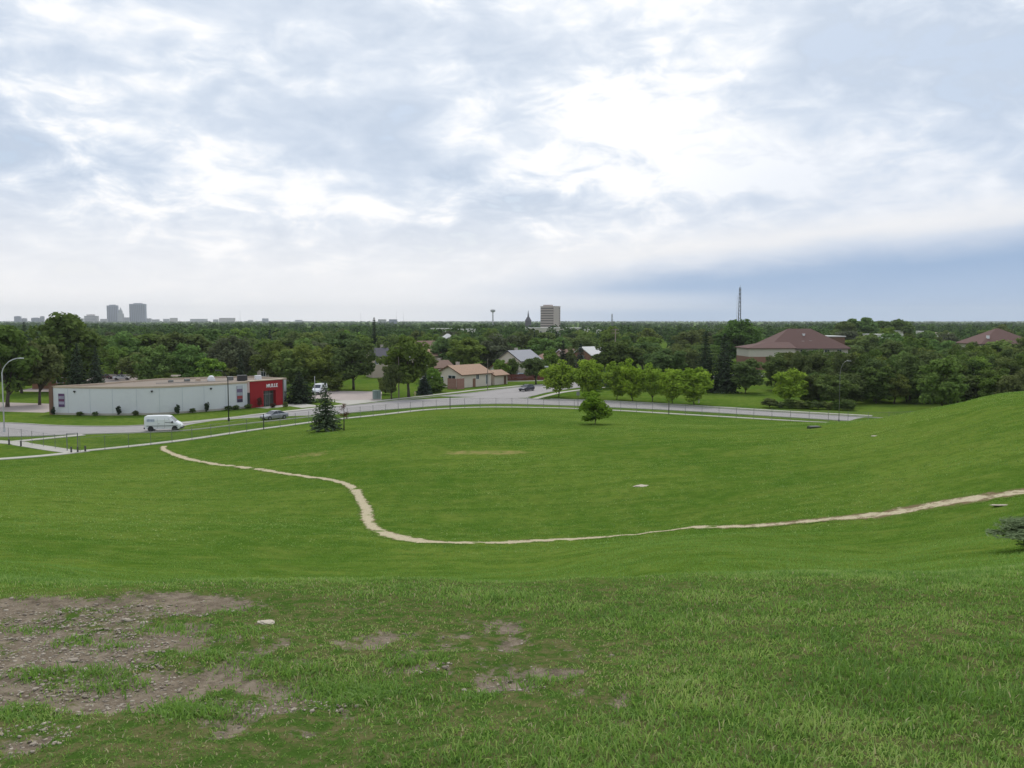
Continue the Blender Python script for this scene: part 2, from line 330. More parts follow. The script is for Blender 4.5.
# ------------------------------------------------------------------ strips draped on the ground
def resample(P,step):
    P=[Vector((p[0],p[1])) for p in P]; n=len(P); out=[]
    for a in range(n-1):
        p0=P[max(a-1,0)];p1=P[a];p2=P[a+1];p3=P[min(a+2,n-1)]; L=(p2-p1).length; k=max(1,int(L/step))
        for q in range(k):
            t=q/k; out.append(.5*((2*p1)+(p2-p0)*t+(2*p0-5*p1+4*p2-p3)*t*t+(3*p1-p0-3*p2+p3)*t**3))
    out.append(P[-1]); return out
def normals(C):
    N=[]
    for i in range(len(C)):
        t=(C[min(i+1,len(C)-1)]-C[max(i-1,0)]).normalized(); N.append(Vector((-t.y,t.x)))
    return N
def strip(name,P,width,material,z=.02,thick=0,step=1.,kind='structure',parent=None):
    C=resample(P,step); N=normals(C); mb=MB(); secs=[]
    for c,n in zip(C,N):
        a=c-n*width/2; b=c+n*width/2; za=hz(a.x,a.y); zb=hz(b.x,b.y)
        if thick: secs.append([(a.x,a.y,za-.1),(a.x,a.y,za+z+thick),(b.x,b.y,zb+z+thick),(b.x,b.y,zb-.1)])
        else: secs.append([(a.x,a.y,za+z),(b.x,b.y,zb+z)])
    if thick: mb.loft(secs)
    else:
        mb.add([v for s in secs for v in s],[(2*i,2*i+1,2*i+3,2*i+2) for i in range(len(secs)-1)])
    o=mb.obj(name,material,parent)
    if parent is None: tag(o,kind=kind)
    return o
# road: one arc round the foot of the hill and a side street leaving it
NEAR=[(-150,121),(-110,122),(-72.4,124.5),(-62.4,127.2),(-51.7,130),(-47.1,133.1),(-41.7,140.2),(-35.6,148.1),(-28.8,156.9),(-20.8,164.0),(-12.0,170.8),(-2.4,173.8),(9.3,170.8),(20.3,165.9),(33.8,158.6),(45.7,150.4),(56.4,143.0),(75,129),(110,98)]
FARL=[(-150,150),(-110,146),(-82.2,141.6),(-72.1,138),(-63.7,136.6),(-57.5,138.2),(-51.1,144.4),(-45.4,152.3),(-38.5,160.4),(-31.3,170.0),(-23.1,181.4),(-15.7,191.5),(-9,200.2),(-2.9,210.3),(2.5,218.6),(8.5,226.7),(18.0,235.0),(26.6,241.8),(60,262),(120,300)]
FARR=[(124,291),(64,253),(33,232),(22.0,222.6),(14.3,212.5),(8.0,201.2),(5.0,193),(3.0,187.5),(5.8,182.9),(11,181.6),(17.9,178.8),(28.8,171.6),(38.6,164.6),(47.9,157.8),(60.2,149.6),(80,135),(115,104)]
def even(P,n):
    C=resample(P,.5); cu=np.concatenate([[0],np.cumsum([(C[q+1]-C[q]).length for q in range(len(C)-1)])]); s_=np.linspace(0,cu[-1],n)
    return [(float(np.interp(t,cu,[c.x for c in C])),float(np.interp(t,cu,[c.y for c in C]))) for t in s_]
ARC=FARL[:11]+[(-6,190.2),(2.6,186.6)]+FARR[8:]
mb=MB(); n=90
for Pa,Pb in ((even(NEAR,n),even(ARC,n)),(even(FARR[7::-1],n),even([(-15.7,191.5)]+FARL[12:],n))):
    mb.add([(x,y,.006) for x,y in Pa]+[(x,y,.006) for x,y in Pb],[(i,i+1,n+i+1,n+i) for i in range(n-1)])
for v in range(2*n,4*n): mb.v[v]=(mb.v[v][0],mb.v[v][1],.010)
tag(mb.obj('road',ASPH),kind='structure')
CURB=mat('curb_concrete',(.44,.42,.38),.9,.12,.8)
for P in (NEAR,FARL,FARR):
    strip('curb',P,.22,CURB,z=0,thick=.13,step=2.)
def offset(P,d):
    C=[Vector(p[:2]) for p in P]; N=normals(C); return [tuple(c+n*d) for c,n in zip(C,N)]
FIELDWALK=[(-54.3,109.8),(-50.6,113.7),(-46.7,118.4),(-42.5,124.0),(-38.5,129.5),(-34.1,135.6),(-29.8,143.4),(-23.0,153.0),(-15.1,162.1),(-6.1,167.0),(5.3,166.2),(16.2,161.6),(30,154),(43,145.5),(53,138.5),(70,126)]
strip('sidewalk',FIELDWALK,1.6,CONC,z=.02,thick=.05)
strip('sidewalk',[(-85,92),(-60.1,103.1),(-53.3,110.2)],1.9,CONC,z=.02,thick=.05)
strip('sidewalk',[(-95,127),(-69.4,119.3),(-64.4,116.5),(-54.6,109.6)],2.2,CONC,z=.015,thick=.045)
strip('sidewalk',[(-67.8,119.2),(-64.7,123.0),(-61.6,126.6)],1.5,CONC,z=.025,thick=.05)
strip('sidewalk',[(-53.9,139.6),(-47.9,148.0),(-44.2,154.6),(-40.2,160.2),(-34.2,169.2),(-27.5,179.8),(-19.7,191.0),(-13.3,200.8),(-7.9,209.2),(-2,216.5),(3,223.5)],1.5,CONC,z=.02,thick=.05)
strip('sidewalk',[(-20,241),(2.2,238.8),(16.2,248.0),(40,262)],1.6,CONC,z=.02,thick=.05)
strip('sidewalk',[(4.6,184.6),(9.8,198.4),(14.5,206.5),(23,217),(34,228)],1.5,CONC,z=.02,thick=.05)
strip('sidewalk',[(8,184.5),(19,180.6),(30,174),(40,166.8),(49,160.2),(62,152)],1.3,CONC,z=.02,thick=.05)
PINK=mat('pinkish_pavement',(.38,.32,.29),.92,.12,.5,dirt=((.27,.24,.22),.4))
def slab(name,poly,m,z=.012):
    mb=MB(); mb.add([(x,y,z) for x,y in poly],[tuple(range(len(poly)))]); o=mb.obj(name,m); tag(o,kind='structure')
    if o.data.polygons[0].normal.z<0: o.data.flip_normals()
slab('parking_lot',[(-44,187),(-29.5,178.8),(-27.0,182.3),(-30,204),(-44,207)],PINK,.010)
slab('driveway',[(-33.0,174.0),(-27.2,178.2),(-29.8,183),(-38.0,181)],CONC,.014)
slab('driveway',[(-44.5,171.4),(-39.5,166),(-36.4,170),(-44,177)],CONC,.014)
slab('parking_lot',[(-150,172),(-83.5,157.5),(-82.5,172),(-150,190)],PINK,.010)
slab('parking_lot',[(-115,205),(-75,196),(-60,262),(-125,270)],PINK,.010)
# ------------------------------------------------------------------ worn footpath down the slope
PATH=[(-45.2,114.5,.6),(-43.8,111.0,.6),(-38.0,100.7,.68),(-30.8,89.7,.62),(-21.5,77.9,.5),(-14.5,69.9,.5),(-12.1,65.4,.48),(-10.5,60.4,.48),(-9.7,56.9,.45),(-8.6,51.6,.5),(-7.2,46.6,.65),(-5.7,44.2,.75),(-3.5,42.9,.95),(-1.6,43.3,.7),(.9,43.8,.55),(3.2,44.3,.5),(4.9,44.4,.42),(5.5,44.6,.13),(9.0,45.1,.13),(9.7,45.0,.5),(12.3,43.5,.75),(14.1,42.8,.95),(15.8,42.0,1.1),(17.3,41.0,1.15),(18.6,40.5,1.25),(19.9,39.8,1.3),(21.4,39.3,1.3),(22.9,39.1,1.3),(26,38.8,1.3),(32,38,.8)]
def path_mat():
    m=bpy.data.materials.new('worn_path_soil'); m.use_nodes=True; t=NT(m.node_tree); b=t.n['Principled BSDF']
    pos=t.new('ShaderNodeNewGeometry').outputs['Position']; e=t.new('ShaderNodeAttribute',attribute_name='edge').outputs['Fac']
    n=t.noise(pos,1.6,7,.75); n2=t.noise(pos,9,6,.7)
    sp=t.new('ShaderNodeSeparateXYZ'); t.l.new(pos,sp.inputs[0]); worn=t.m('MULTIPLY',t.ss(sp.outputs[0],9.,14.),.32)
    e0=e; e=t.m('SUBTRACT',e,worn)
    k=t.ss(t.m('ADD',e,t.m('MULTIPLY',t.m('SUBTRACT',n,.5),3.2)),.25,.6)
    c=t.mix(k,(.16,.12,.068),(.47,.41,.28))
    c=t.mix(t.m('MULTIPLY',t.ss(n2,.48,.66),.55),c,(.23,.185,.12))
    n3=t.noise(pos,1.7,9,.85)
    turf=t.ss(t.m('ADD',e0,t.m('MULTIPLY',t.m('SUBTRACT',n3,.5),3.4)),.50,.34)
    c=t.mix(turf,c,t.mix(n2,(.05,.105,.013),(.12,.165,.035)))
    t.l.new(c,b.inputs['Base Color']); b.inputs['Roughness'].default_value=.95; b.inputs['Specular IOR Level'].default_value=0
    bp=t.new('ShaderNodeBump'); bp.inputs['Strength'].default_value=.5; t.l.new(n2,bp.inputs['Height']); t.l.new(bp.outputs[0],b.inputs['Normal'])
    return m
C=resample([p[:2] for p in PATH],.16); N=normals(C)
cum=np.concatenate([[0],np.cumsum([(C[q+1]-C[q]).length for q in range(len(C)-1)])])
pk=[np.argmin([(c-Vector(p[:2])).length for c in C]) for p in PATH]
wid=np.interp(np.arange(len(C)),pk,[p[2] for p in PATH])
wid*=.76+.5*vnoise(cum/1.6,cum*0,31)+.14*(vnoise(cum/.4,cum*0,32)-.5)
cx=np.array([c.x for c in C]);cy=np.array([c.y for c in C]);nx=np.array([q.x for q in N]);ny=np.array([q.y for q in N])
wob=(vnoise(cum/5.,cum*0+3,33)-.5)*.4; cx=cx+nx*wob; cy=cy+ny*wob
PV=[];PE=[];K=9
for k in range(K):
    s=k/(K-1)*2-1; jag=(1+.5*(vnoise(cum/.3,cum*0+k*7.7,34)-.5)) if abs(s)>.6 else 1
    x=cx+nx*(wid*s*.72+.12*s)*jag; y=cy+ny*(wid*s*.72+.12*s)*jag
    PV.append(np.stack([x,y,hill(x,y)+.012+.035*(1-s*s)*0],1)); PE.append(np.full(len(C),1-abs(s)**1.5))
PV=np.stack(PV,1).reshape(-1,3); PE=np.stack(PE,1).ravel(); n=len(C)
PF=np.array([(a*K+b,a*K+b+1,(a+1)*K+b+1,(a+1)*K+b) for a in range(n-1) for b in range(K-1) if wid[a]>.09])
pm=fast_mesh('dirt_path',PV,PF[:,::-1],path_mat(),{'edge':PE},smooth=True)
tag(link(bpy.data.objects.new('dirt_path',pm)),kind='structure')
def on_path(x,y):
    d=np.full(len(x),9.)
    near=(y>36)&(y<118)
    idx=np.where(near)[0]
    for a in range(0,len(idx),4000):
        q=idx[a:a+4000]; dd=np.hypot(x[q][:,None]-cx[None,::3],y[q][:,None]-cy[None,::3])-wid[None,::3]*.55; d[q]=dd.min(1)
    return d
# ------------------------------------------------------------------ grass blades
def blade_mat(name,lo,mid,hi,straw):
    m=bpy.data.materials.new(name); m.use_nodes=True; t=NT(m.node_tree); t.n.clear()
    a=t.new('ShaderNodeAttribute',attribute_name='v').outputs['Fac']
    c=t.ramp(a,[(0,lo),(.5,mid),(.86,hi),(.93,straw)])
    d=t.new('ShaderNodeBsdfDiffuse'); t.l.new(c,d.inputs[0]); tr=t.new('ShaderNodeBsdfTranslucent'); t.l.new(c,tr.inputs[0])
    gl=t.new('ShaderNodeBsdfGlossy'); gl.inputs['Roughness'].default_value=.5; gl.inputs[0].default_value=(.5,.5,.5,1)
    mx=t.new('ShaderNodeMixShader'); mx.inputs[0].default_value=.45; t.l.new(d.outputs[0],mx.inputs[1]); t.l.new(tr.outputs[0],mx.inputs[2])
    m2=t.new('ShaderNodeMixShader'); m2.inputs[0].default_value=.04; t.l.new(mx.outputs[0],m2.inputs[1]); t.l.new(gl.outputs[0],m2.inputs[2])
    t.l.new(m2.outputs[0],t.new('ShaderNodeOutputMaterial').inputs[0]); return m
BLADE=blade_mat('grass_blades',(.115,.225,.036),(.215,.375,.064),(.38,.51,.13),(.54,.48,.27))
def blades(x,y,z,h,wd,v,name,mat_,lean=1.3,simple=False):
    n=len(x); th=rng.uniform(0,2*np.pi,n); ph=rng.uniform(0,2*np.pi,n); ln=rng.uniform(.1,1,n)*lean*h
    dx,dy=np.cos(th)*wd/2,np.sin(th)*wd/2; lx,ly=np.cos(ph)*ln,np.sin(ph)*ln
    b=np.stack([x,y,z-.004],1); V=np.zeros((n,5,3))
    V[:,0]=b-np.stack([dx,dy,0*dx],1); V[:,1]=b+np.stack([dx,dy,0*dx],1)
    mid=b+np.stack([lx*.35,ly*.35,h*.6],1); V[:,2]=mid+np.stack([dx,dy,0*dx],1)*.75; V[:,3]=mid-np.stack([dx,dy,0*dx],1)*.75
    V[:,4]=b+np.stack([lx,ly,h*(1-.25*ln/(h+1e-6))],1)
    k=np.arange(n)[:,None]*5
    F=np.concatenate([k+np.array([[0,1,2]]),k+np.array([[0,2,3]]),k+np.array([[3,2,4]])],0)
    if simple: V=V[:,[0,1,4]]; F=np.arange(n*3).reshape(-1,3)
    me=fast_mesh(name,V.reshape(-1,3),F,mat_,{'v':np.repeat(v,V.shape[1])})
    return tag(link(bpy.data.objects.new(name,me)),kind='stuff')
# near turf on the hill top
d=rng.uniform(2.4,10.8,455000); keep=rng.uniform(0,1,len(d))<(1.4*d+6)/(1.4*10.5+6)*np.clip(1.25-d/16,.3,1)*1.6
d=d[keep]; x=rng.uniform(-1,1,len(d))*(d*.66+3.0); y=d
bz=bare(x,y); lush=vnoise(x/.9,y/.7,41)*.55+vnoise(x/.28,y/.22,42)*.3+vnoise(x/3.,y/2,43)*.35
thin=np.clip(fld([(-2.6,5.2,2.3,2.2),(-.6,5.2,1.3,.9)],x,y),0,1)
keep=(rng.uniform(0,1,len(x))<np.clip((lush-.12)*2.0,.35,1)*(1-.42*thin))&(rng.uniform(0,1,len(x))>bz*.95)
x,y,lush,thin,bz=x[keep],y[keep],lush[keep],thin[keep],bz[keep]
gz=hill(x,y)-bare(x,y)*.025+(vnoise(x/.22,y/.22,21)-.5)*.03
deep=np.clip(fld([(1.92,6.25,.28,.13),(-.55,4.55,.35,.35),(-1.0,5.0,.3,.25),(2.6,4.6,.8,.5)],x,y),0,1)
h=(.018+.036*np.clip(lush,0,1.1)**1.5+.03*deep*rng.uniform(.3,1,len(x)))*rng.uniform(.55,1.35,len(x))*(1-.4*thin)
v=np.clip(rng.normal(.48,.22,len(x))+(lush-.6)*.25-.10*deep+(vnoise(x/.5,y/.4,44)-.5)*.5+(vnoise(x/.13,y/.11,45)-.5)*.35,0,.87); v=np.where(rng.uniform(0,1,len(x))<.02+.08*thin,1,v)
wd=rng.uniform(.0034,.0066,len(x))*(1+.06*y)
blades(x,y,gz,h,wd,v,'grass',BLADE)
# weedy tufts standing in and beside the bare soil
tx=[];ty=[];tr_=[]
for q,(cx_,cy_,rd,nn_) in enumerate([(-2.45,5.1,.10,260),(-2.75,5.0,.08,200),(-2.25,4.85,.10,260),(-1.55,4.35,.13,420),(-1.75,4.45,.09,260),(-.95,4.75,.16,700),(-.75,4.62,.14,600),(-1.25,5.05,.16,420),(-1.6,5.25,.14,380),(-2.0,5.35,.12,300),(-2.9,5.75,.10,200),(-2.35,6.05,.14,300),(-1.85,5.75,.15,300),(-3.4,6.1,.09,160),(-3.05,4.55,.10,240),(-2.6,4.35,.13,400),(-.2,4.55,.08,160),(.15,4.85,.10,200),(-.62,5.25,.1,180),(-2.1,6.5,.12,200),(-3.6,5.3,.08,160),(-2.55,5.6,.08,150)]):
    tx.append(rng.normal(cx_,rd,nn_)); ty.append(rng.normal(cy_,rd*.7,nn_)); tr_.append(np.full(nn_,rng.uniform(.8,1.25)))
x=np.concatenate(tx);y=np.concatenate(ty);sc=np.concatenate(tr_)
gz=hill(x,y)-bare(x,y)*.025+(vnoise(x/.22,y/.22,21)-.5)*.03
blades(x,y,gz,.045*sc*rng.uniform(.5,1.3,len(x)),rng.uniform(.005,.010,len(x)),np.clip(rng.normal(.36,.16,len(x)),0,.85),'weeds',BLADE,lean=1.5)
# slope grass beyond the brow, sparser
d=9.+75*rng.uniform(0,1,300000)**1.6; x=rng.uniform(-1,1,len(d))*(d*.62+3); y=d
lush=vnoise(x/2.2,y/1.6,51)*.6+vnoise(x/.6,y/.5,52)*.5
keep=(lush>.28)&(on_path(x,y)>-.12*rng.uniform(0,1,len(x)))&(rng.uniform(0,1,len(x))<np.clip((86-y)/40,0,1)); x,y,lush=x[keep],y[keep],lush[keep]
h=(.035+.04*lush)*rng.uniform(.6,1.4,len(x)); v=np.clip(rng.normal(.42,.15,len(x))+(lush-.5)*.25,0,.87)
blades(x,y,hill(x,y),h,rng.uniform(.006,.011,len(x))*(1.25+.036*y),v,'grass',BLADE,simple=True)
# coarse tufts over the whole field, the grain of rough grass seen from afar
d=38.+130*rng.uniform(0,1,210000)**.8; x=rng.uniform(-1,1,len(d))*(d*.60+2); y=d
cl=vnoise(x/6.,y/5.,71)*.5+vnoise(x/1.7,y/1.5,72)*.6
k=(hill(x,y)>.3)&(on_path(x,y)>.05)&(cl>.36); x,y,cl=x[k],y[k],cl[k]
v=np.clip(rng.normal(.42,.24,len(x))+(cl-.6)*.5+(vnoise(x/14,y/10,73)-.5)*.5,0,.88)
blades(x,y,hill(x,y),rng.uniform(.03,.085,len(x)),rng.uniform(.04,.10,len(x)),v,'grass',BLADE,lean=1.6,simple=True)
# ------------------------------------------------------------------ gravel and stones
def rock_proto(seed,flat=.6):
    r=random.Random(seed); bm=bmesh.new(); bmesh.ops.create_icosphere(bm,subdivisions=1,radius=1)
    for q in bm.verts:
        q.co*=r.uniform(.75,1.2); q.co.z*=flat; q.co.x*=1.15
    V=np.array([q.co[:] for q in bm.verts]); F=np.array([[q.index for q in f.verts] for f in bm.faces]); bm.free(); return V,F
def stone_mat(name,a,b):
    m=bpy.data.materials.new(name); m.use_nodes=True; t=NT(m.node_tree); bs=t.n['Principled BSDF']
    v=t.new('ShaderNodeAttribute',attribute_name='v').outputs['Fac']; pos=t.new('ShaderNodeNewGeometry').outputs['Position']
    c=t.mix(v,a,b); c=t.mix(t.m('MULTIPLY',t.ss(t.noise(pos,70,4,.6),.45,.7),.35),c,(.16,.13,.11)); t.l.new(c,bs.inputs[0]); bs.inputs['Roughness'].default_value=.9; return m
STONE=stone_mat('gravel_stone',(.16,.125,.095),(.48,.42,.33))
PR=[rock_proto(s) for s in range(8)]
x=rng.uniform(-5.6,1.2,110000); y=rng.uniform(3.2,7.6,110000); g=gravelly(x,y)*.8+bare(x,y)*.14
keep=rng.uniform(0,1,len(x))<g*.5; x,y=x[keep],y[keep]
sz=.0032+.0105*rng.uniform(0,1,len(x))**2.6+(rng.uniform(0,1,len(x))<.03)*rng.uniform(.004,.012,len(x)); VV=[];FF=[];AA=[];off=0
gz=hill(x,y)-bare(x,y)*.025+(vnoise(x/.22,y/.22,21)-.5)*.03
for q in range(len(x)):
    Vp,Fp=PR[q%8]; a=rng.uniform(0,6.28); ca,sa=math.cos(a),math.sin(a); P=Vp*sz[q]*np.array([1,rng.uniform(.6,1),rng.uniform(.6,1)])
    VV.append(np.stack([P[:,0]*ca-P[:,1]*sa+x[q],P[:,0]*sa+P[:,1]*ca+y[q],P[:,2]+gz[q]+sz[q]*.15],1)); FF.append(Fp+off); off+=len(Vp); AA.append(np.full(len(Vp),rng.beta(1.6,1.5)))
gme=fast_mesh('gravel',np.vstack(VV),np.vstack(FF),STONE,{'v':np.concatenate(AA)})
tag(link(bpy.data.objects.new('gravel',gme)),kind='stuff')
def stone(name,loc,s,seed,label,cat,group=None,v=.8,flat=.5,sx=1,rz=0):
    r=random.Random(seed); bm=bmesh.new(); bmesh.ops.create_icosphere(bm,subdivisions=3,radius=1)
    for q in bm.verts:
        p=q.co*1.7; d=1+.22*math.sin(p.x*2+seed)*math.cos(p.y*2.3+seed*2)+.12*math.sin(p.z*5+p.x*4+seed); q.co*=d; q.co.z*=flat; q.co.x*=sx
        if q.co.z>.8*flat: q.co.z=.8*flat+(q.co.z-.8*flat)*.3
    me=bpy.data.meshes.new(name); bm.to_mesh(me); bm.free(); me.materials.append(STONE)
    at=me.attributes.new('v','FLOAT','POINT'); at.data.foreach_set('value',[v]*len(me.vertices))
    o=bpy.data.objects.new(name,me); o.location=loc; s*=(.72 if group else 1); o.scale=(s,s,s); o.rotation_euler=(0,0,rz); link(o); tag(o,label,cat,group); return o
def gzn(x,y):
    X_=np.array([x]);Y_=np.array([y]); return float((hill(X_,Y_)-bare(X_,Y_)*.025+(vnoise(X_/.22,Y_/.22,21)-.5)*.03)[0])
stone('stone',(-1.76,6.2,gzn(-1.76,6.2)+.006),.039,3,'white flat stone lying alone in the grass above bare patch','stone',v=1.25,flat=.38,sx=1.6)
for q,(x,y,s,sx) in enumerate([(-2.72,5.35,.032,1.7),(-3.3,5.9,.026,1.2),(-2.95,4.62,.033,1.3),(-3.0,5.05,.022,1.2),(-2.55,5.15,.024,1.2),(-3.1,5.15,.02,1.1),(-2.35,4.45,.02,1.2),(-2.8,6.3,.03,1.1),(-1.12,4.42,.02,1.2),(-.26,4.7,.018,1.2),(-.08,4.72,.016,1.1),(-3.55,5.6,.028,1.2),(-2.9,5.6,.022,1.3),(-2.2,3.95,.022,1.1),(-1.45,4.4,.018,1.4),(-2.65,4.8,.02,1.2),(-3.2,4.9,.024,1.2),(-2.1,6.55,.022,1.3)]):
    stone('stone',(x,y,gzn(x,y)+s*.25),s,10+q,'pale pebble lying on the bare gravelly soil in the foreground','stone','pale pebbles on the gravel patch',v=.45+.3*((q*37)%10)/10,sx=sx,rz=q*1.3)
stone('slab_stone',(20.4,36.3,hz(20.4,36.3)-.02),.33,51,'pale flat stone beside the path at the right edge','stone',v=.9,flat=.14,sx=1.5,rz=.1).rotation_euler=(-.17,.02,.1)
stone('litter_scrap',(8.87,59.8,hz(8.87,59.8)),.33,52,'pale scrap lying alone in the middle of the green slope','scrap',v=1.6,flat=.2,sx=1.6,rz=.2)
stone('litter_scrap',(31.6,76.6,hz(31.6,76.6)),.26,53,'small white scrap on the grass below the road end','scrap',v=1.6,flat=.2,sx=1.5)

# ------------------------------------------------------------------ tree prototypes (10 m tall, crown about 8 m wide)
def leaf_quads(P,Nrm,size,r,asp=1.6):
    n=len(P); Nrm=Nrm/np.linalg.norm(Nrm,axis=1)[:,None]; t=r.normal(size=(n,3)); t-=Nrm*(t*Nrm).sum(1)[:,None]; t/=np.linalg.norm(t,axis=1)[:,None]; b=np.cross(Nrm,t)
    s=size[:,None]; V=np.stack([P-t*s*asp*.5,P+b*s*.42+Nrm*s*.08,P+t*s*asp*.5,P-b*s*.42-Nrm*s*.08],1)
    return V.reshape(-1,3),np.arange(n*4).reshape(-1,4)
def deciduous(seed,z0=2.2,rx=4.,nclump=46,per=120,leaf=.40,top=10.,lump=.28,flat=.75,droop=0.,upper=0.):
    r=np.random.default_rng(seed); zc=(z0+top)/2; rz=(top-z0)/2; D=r.normal(size=(nclump,3)); D/=np.linalg.norm(D,axis=1)[:,None]
    rad=r.uniform(.15,1,nclump)**.45; ph=r.uniform(0,6.28,4)
    mod=1+lump*np.sin(3*np.arctan2(D[:,1],D[:,0])+ph[0])*np.cos(2.5*D[:,2]+ph[1])+r.uniform(-lump,lump,nclump)*.7
    taper=1-.18*np.clip(-D[:,2],0,1)-upper*np.clip(D[:,2],0,1)
    C=np.stack([D[:,0]*rad*rx*.80*mod*taper,D[:,1]*rad*rx*.80*mod*taper,zc+D[:,2]*rad*rz*.84*np.clip(mod,.7,1.15)],1)
    P=[];NN=[];S=[];VV=[]
    for c in C:
        n=int(per*r.uniform(.6,1.3)); cr=r.uniform(.75,1.35)*rx/4; q=r.normal(size=(n,3)); q/=np.linalg.norm(q,axis=1)[:,None]; q*=(r.uniform(.2,1,n)**.5)[:,None]*cr; q[:,2]*=flat
        if droop: q[:,2]-=r.uniform(0,1,n)**1.5*droop
        P.append(c+q); NN.append(q/cr*1.0+r.normal(size=(n,3))*.55+np.array([0,0,.55])); S.append(r.uniform(.65,1.35,n)*leaf); VV.append(np.clip(r.normal(.45,.2,n)+r.uniform(-.22,.22),0,1))
    P=np.vstack(P);NN=np.vstack(NN);S=np.concatenate(S);VV=np.concatenate(VV); P[:,2]=np.maximum(P[:,2],.12)
    V,F=leaf_quads(P,NN,S,r,2.2 if droop else 1.5)
    crown=fast_mesh('crown',V,F,L_MID,{'v':np.repeat(VV,4)})
    mb=MB(); rr=random.Random(seed); lean=(rr.uniform(-.25,.25),rr.uniform(-.25,.25))
    th=max(z0+.3,.8); tr=.20 if z0>.8 else .09
    mb.tube([(0,0,-.35),(lean[0]*.3,lean[1]*.3,th*.5),(lean[0],lean[1],th),(lean[0]*1.5,lean[1]*1.5,zc+rz*.35)],[tr*1.35,tr,tr*.85,tr*.22],8)
    for c in sorted(C,key=lambda c:rr.random())[:9]:
        b=Vector((lean[0],lean[1],th*rr.uniform(.8,1.25))); e=Vector(c); m_=(b+e)/2+Vector((0,0,-.25)); mb.tube([b,m_,e],[tr*.5,tr*.3,.03],5)
    return mb.mesh('trunk',BARK,True),crown
def spruce(seed,rad=2.5,h=10.,z0=.5,step=.36,skip=0.):
    r=np.random.default_rng(seed); P=[];NN=[];S=[];VV=[]; z=z0; mb=MB(); mb.tube([(0,0,-.3),(0,0,h*.5),(0,0,h*.97)],[.17,.10,.015],7)
    while z<h-.15:
        t=(z-z0)/(h-z0); L=rad*(1-t)**.82*(.9+.1*math.sin(z*5)); nb=max(5,int(13*(1-t)+5)); off=r.uniform(0,6.28)
        for k in range(nb):
            if r.uniform()<skip: continue
            a=off+k*6.283/nb+r.uniform(-.2,.2); l=L*r.uniform(.68,1.12); ns=max(2,int(l/.30)); e=np.array([math.cos(a)*l,math.sin(a)*l,z-.20*l-.05])
            if l>.7: mb.tube([(0,0,z),(e[0]*.5,e[1]*.5,z-.06*l),tuple(e*np.array([.9,.9,1]))],[.03,.02,.008],3,cap=False)
            for q in range(ns):
                f=(q+.8)/ns; p=np.array([math.cos(a)*l*f,math.sin(a)*l*f,z-.20*l*f*f])
                for _ in range(2):
                    P.append(p+r.normal(size=3)*np.array([.12,.12,.07])); NN.append(np.array([math.cos(a)*.25,math.sin(a)*.25,1])+r.normal(size=3)*.55); S.append(r.uniform(.26,.44)*(.7+.4*(1-t))); VV.append(np.clip(.25+.5*f+r.normal(0,.15),0,1))
        z+=step*r.uniform(.8,1.2)
    for _ in range(14): P.append(np.array([r.normal()*.06,r.normal()*.06,h-r.uniform(0,.7)])); NN.append(r.normal(size=3)); S.append(.22); VV.append(.6)
    V,F=leaf_quads(np.array(P),np.array(NN),np.array(S),r,1.7)
    return mb.mesh('trunk',BARK,True),fast_mesh('crown',V,F,L_SPRUCE,{'v':np.repeat(np.array(VV),4)})
def sapling(seed):
    r=np.random.default_rng(seed); mb=MB(); mb.tube([(0,0,-.2),(.05,0,5),(.02,.05,9.6)],[.16,.11,.02],6); P=[]
    for k in range(16):
        z=r.uniform(4,9.3); a=r.uniform(0,6.28); l=r.uniform(.8,1.9)*(1.15-z/12); e=(math.cos(a)*l,math.sin(a)*l,z+l*.8); mb.tube([(.03,0,z),e],[.035,.01],4)
        for q in range(16): f=r.uniform(.35,1.1); P.append(np.array([e[0]*f,e[1]*f,z+l*.8*f])+r.normal(size=3)*.22)
    P=np.array(P); V,F=leaf_quads(P,r.normal(size=P.shape),r.uniform(.16,.3,len(P)),r); return mb.mesh('trunk',BARK,True),fast_mesh('crown',V,F,L_RUST,{'v':np.repeat(r.uniform(0,1,len(P)),4)})
PROTO={'dec':[deciduous(100+k,z0=[1.5,1.2,2.0,1.0,1.7,1.3,1.9,.9][k],lump=[.25,.35,.3,.22,.4,.3,.2,.35][k],nclump=[56,50,60,62,48,56,60,54][k],upper=[0,.1,.2,0,.1,.25,.05,.15][k]) for k in range(8)],
 'round':[deciduous(200+k,z0=.7,lump=.13,nclump=74,per=100,leaf=.36,rx=3.7,flat=.95) for k in range(4)],
 'willow':[deciduous(300+k,z0=1.6,nclump=56,per=140,leaf=.30,lump=.22,droop=1.7,flat=.8) for k in range(2)],
 'bush':[deciduous(400+k,z0=.1,nclump=58,per=105,leaf=.42,lump=.3) for k in range(5)],
 'spruce':[spruce(500+k) for k in range(3)],
 'narrow':[spruce(520,rad=1.9),spruce(521,rad=2.1)],
 'broad_spruce':[spruce(530,rad=3.7,z0=.25)],
 'field_spruce':[spruce(540,rad=3.3,z0=.8,skip=.16,step=.42)],
 'field_tree':[deciduous(610,z0=.2,nclump=34,per=95,leaf=.44,lump=.42)],
 'sapling':[sapling(550)],'scrub':[deciduous(620,z0=.1,nclump=70,per=190,leaf=.17,lump=.35,droop=.5)]}
NAMES={'dec':'deciduous_tree','round':'ornamental_tree','willow':'willow_tree','bush':'shrub','spruce':'spruce_tree','narrow':'spruce_tree','broad_spruce':'spruce_tree','field_spruce':'spruce_tree','sapling':'sapling','field_tree':'deciduous_tree','scrub':'scrub_bush'}
CATS={'dec':'tree','round':'tree','willow':'tree','bush':'shrub','spruce':'spruce tree','narrow':'spruce tree','broad_spruce':'spruce tree','field_spruce':'spruce tree','sapling':'sapling','field_tree':'tree','scrub':'shrub'}
cnt=[0]
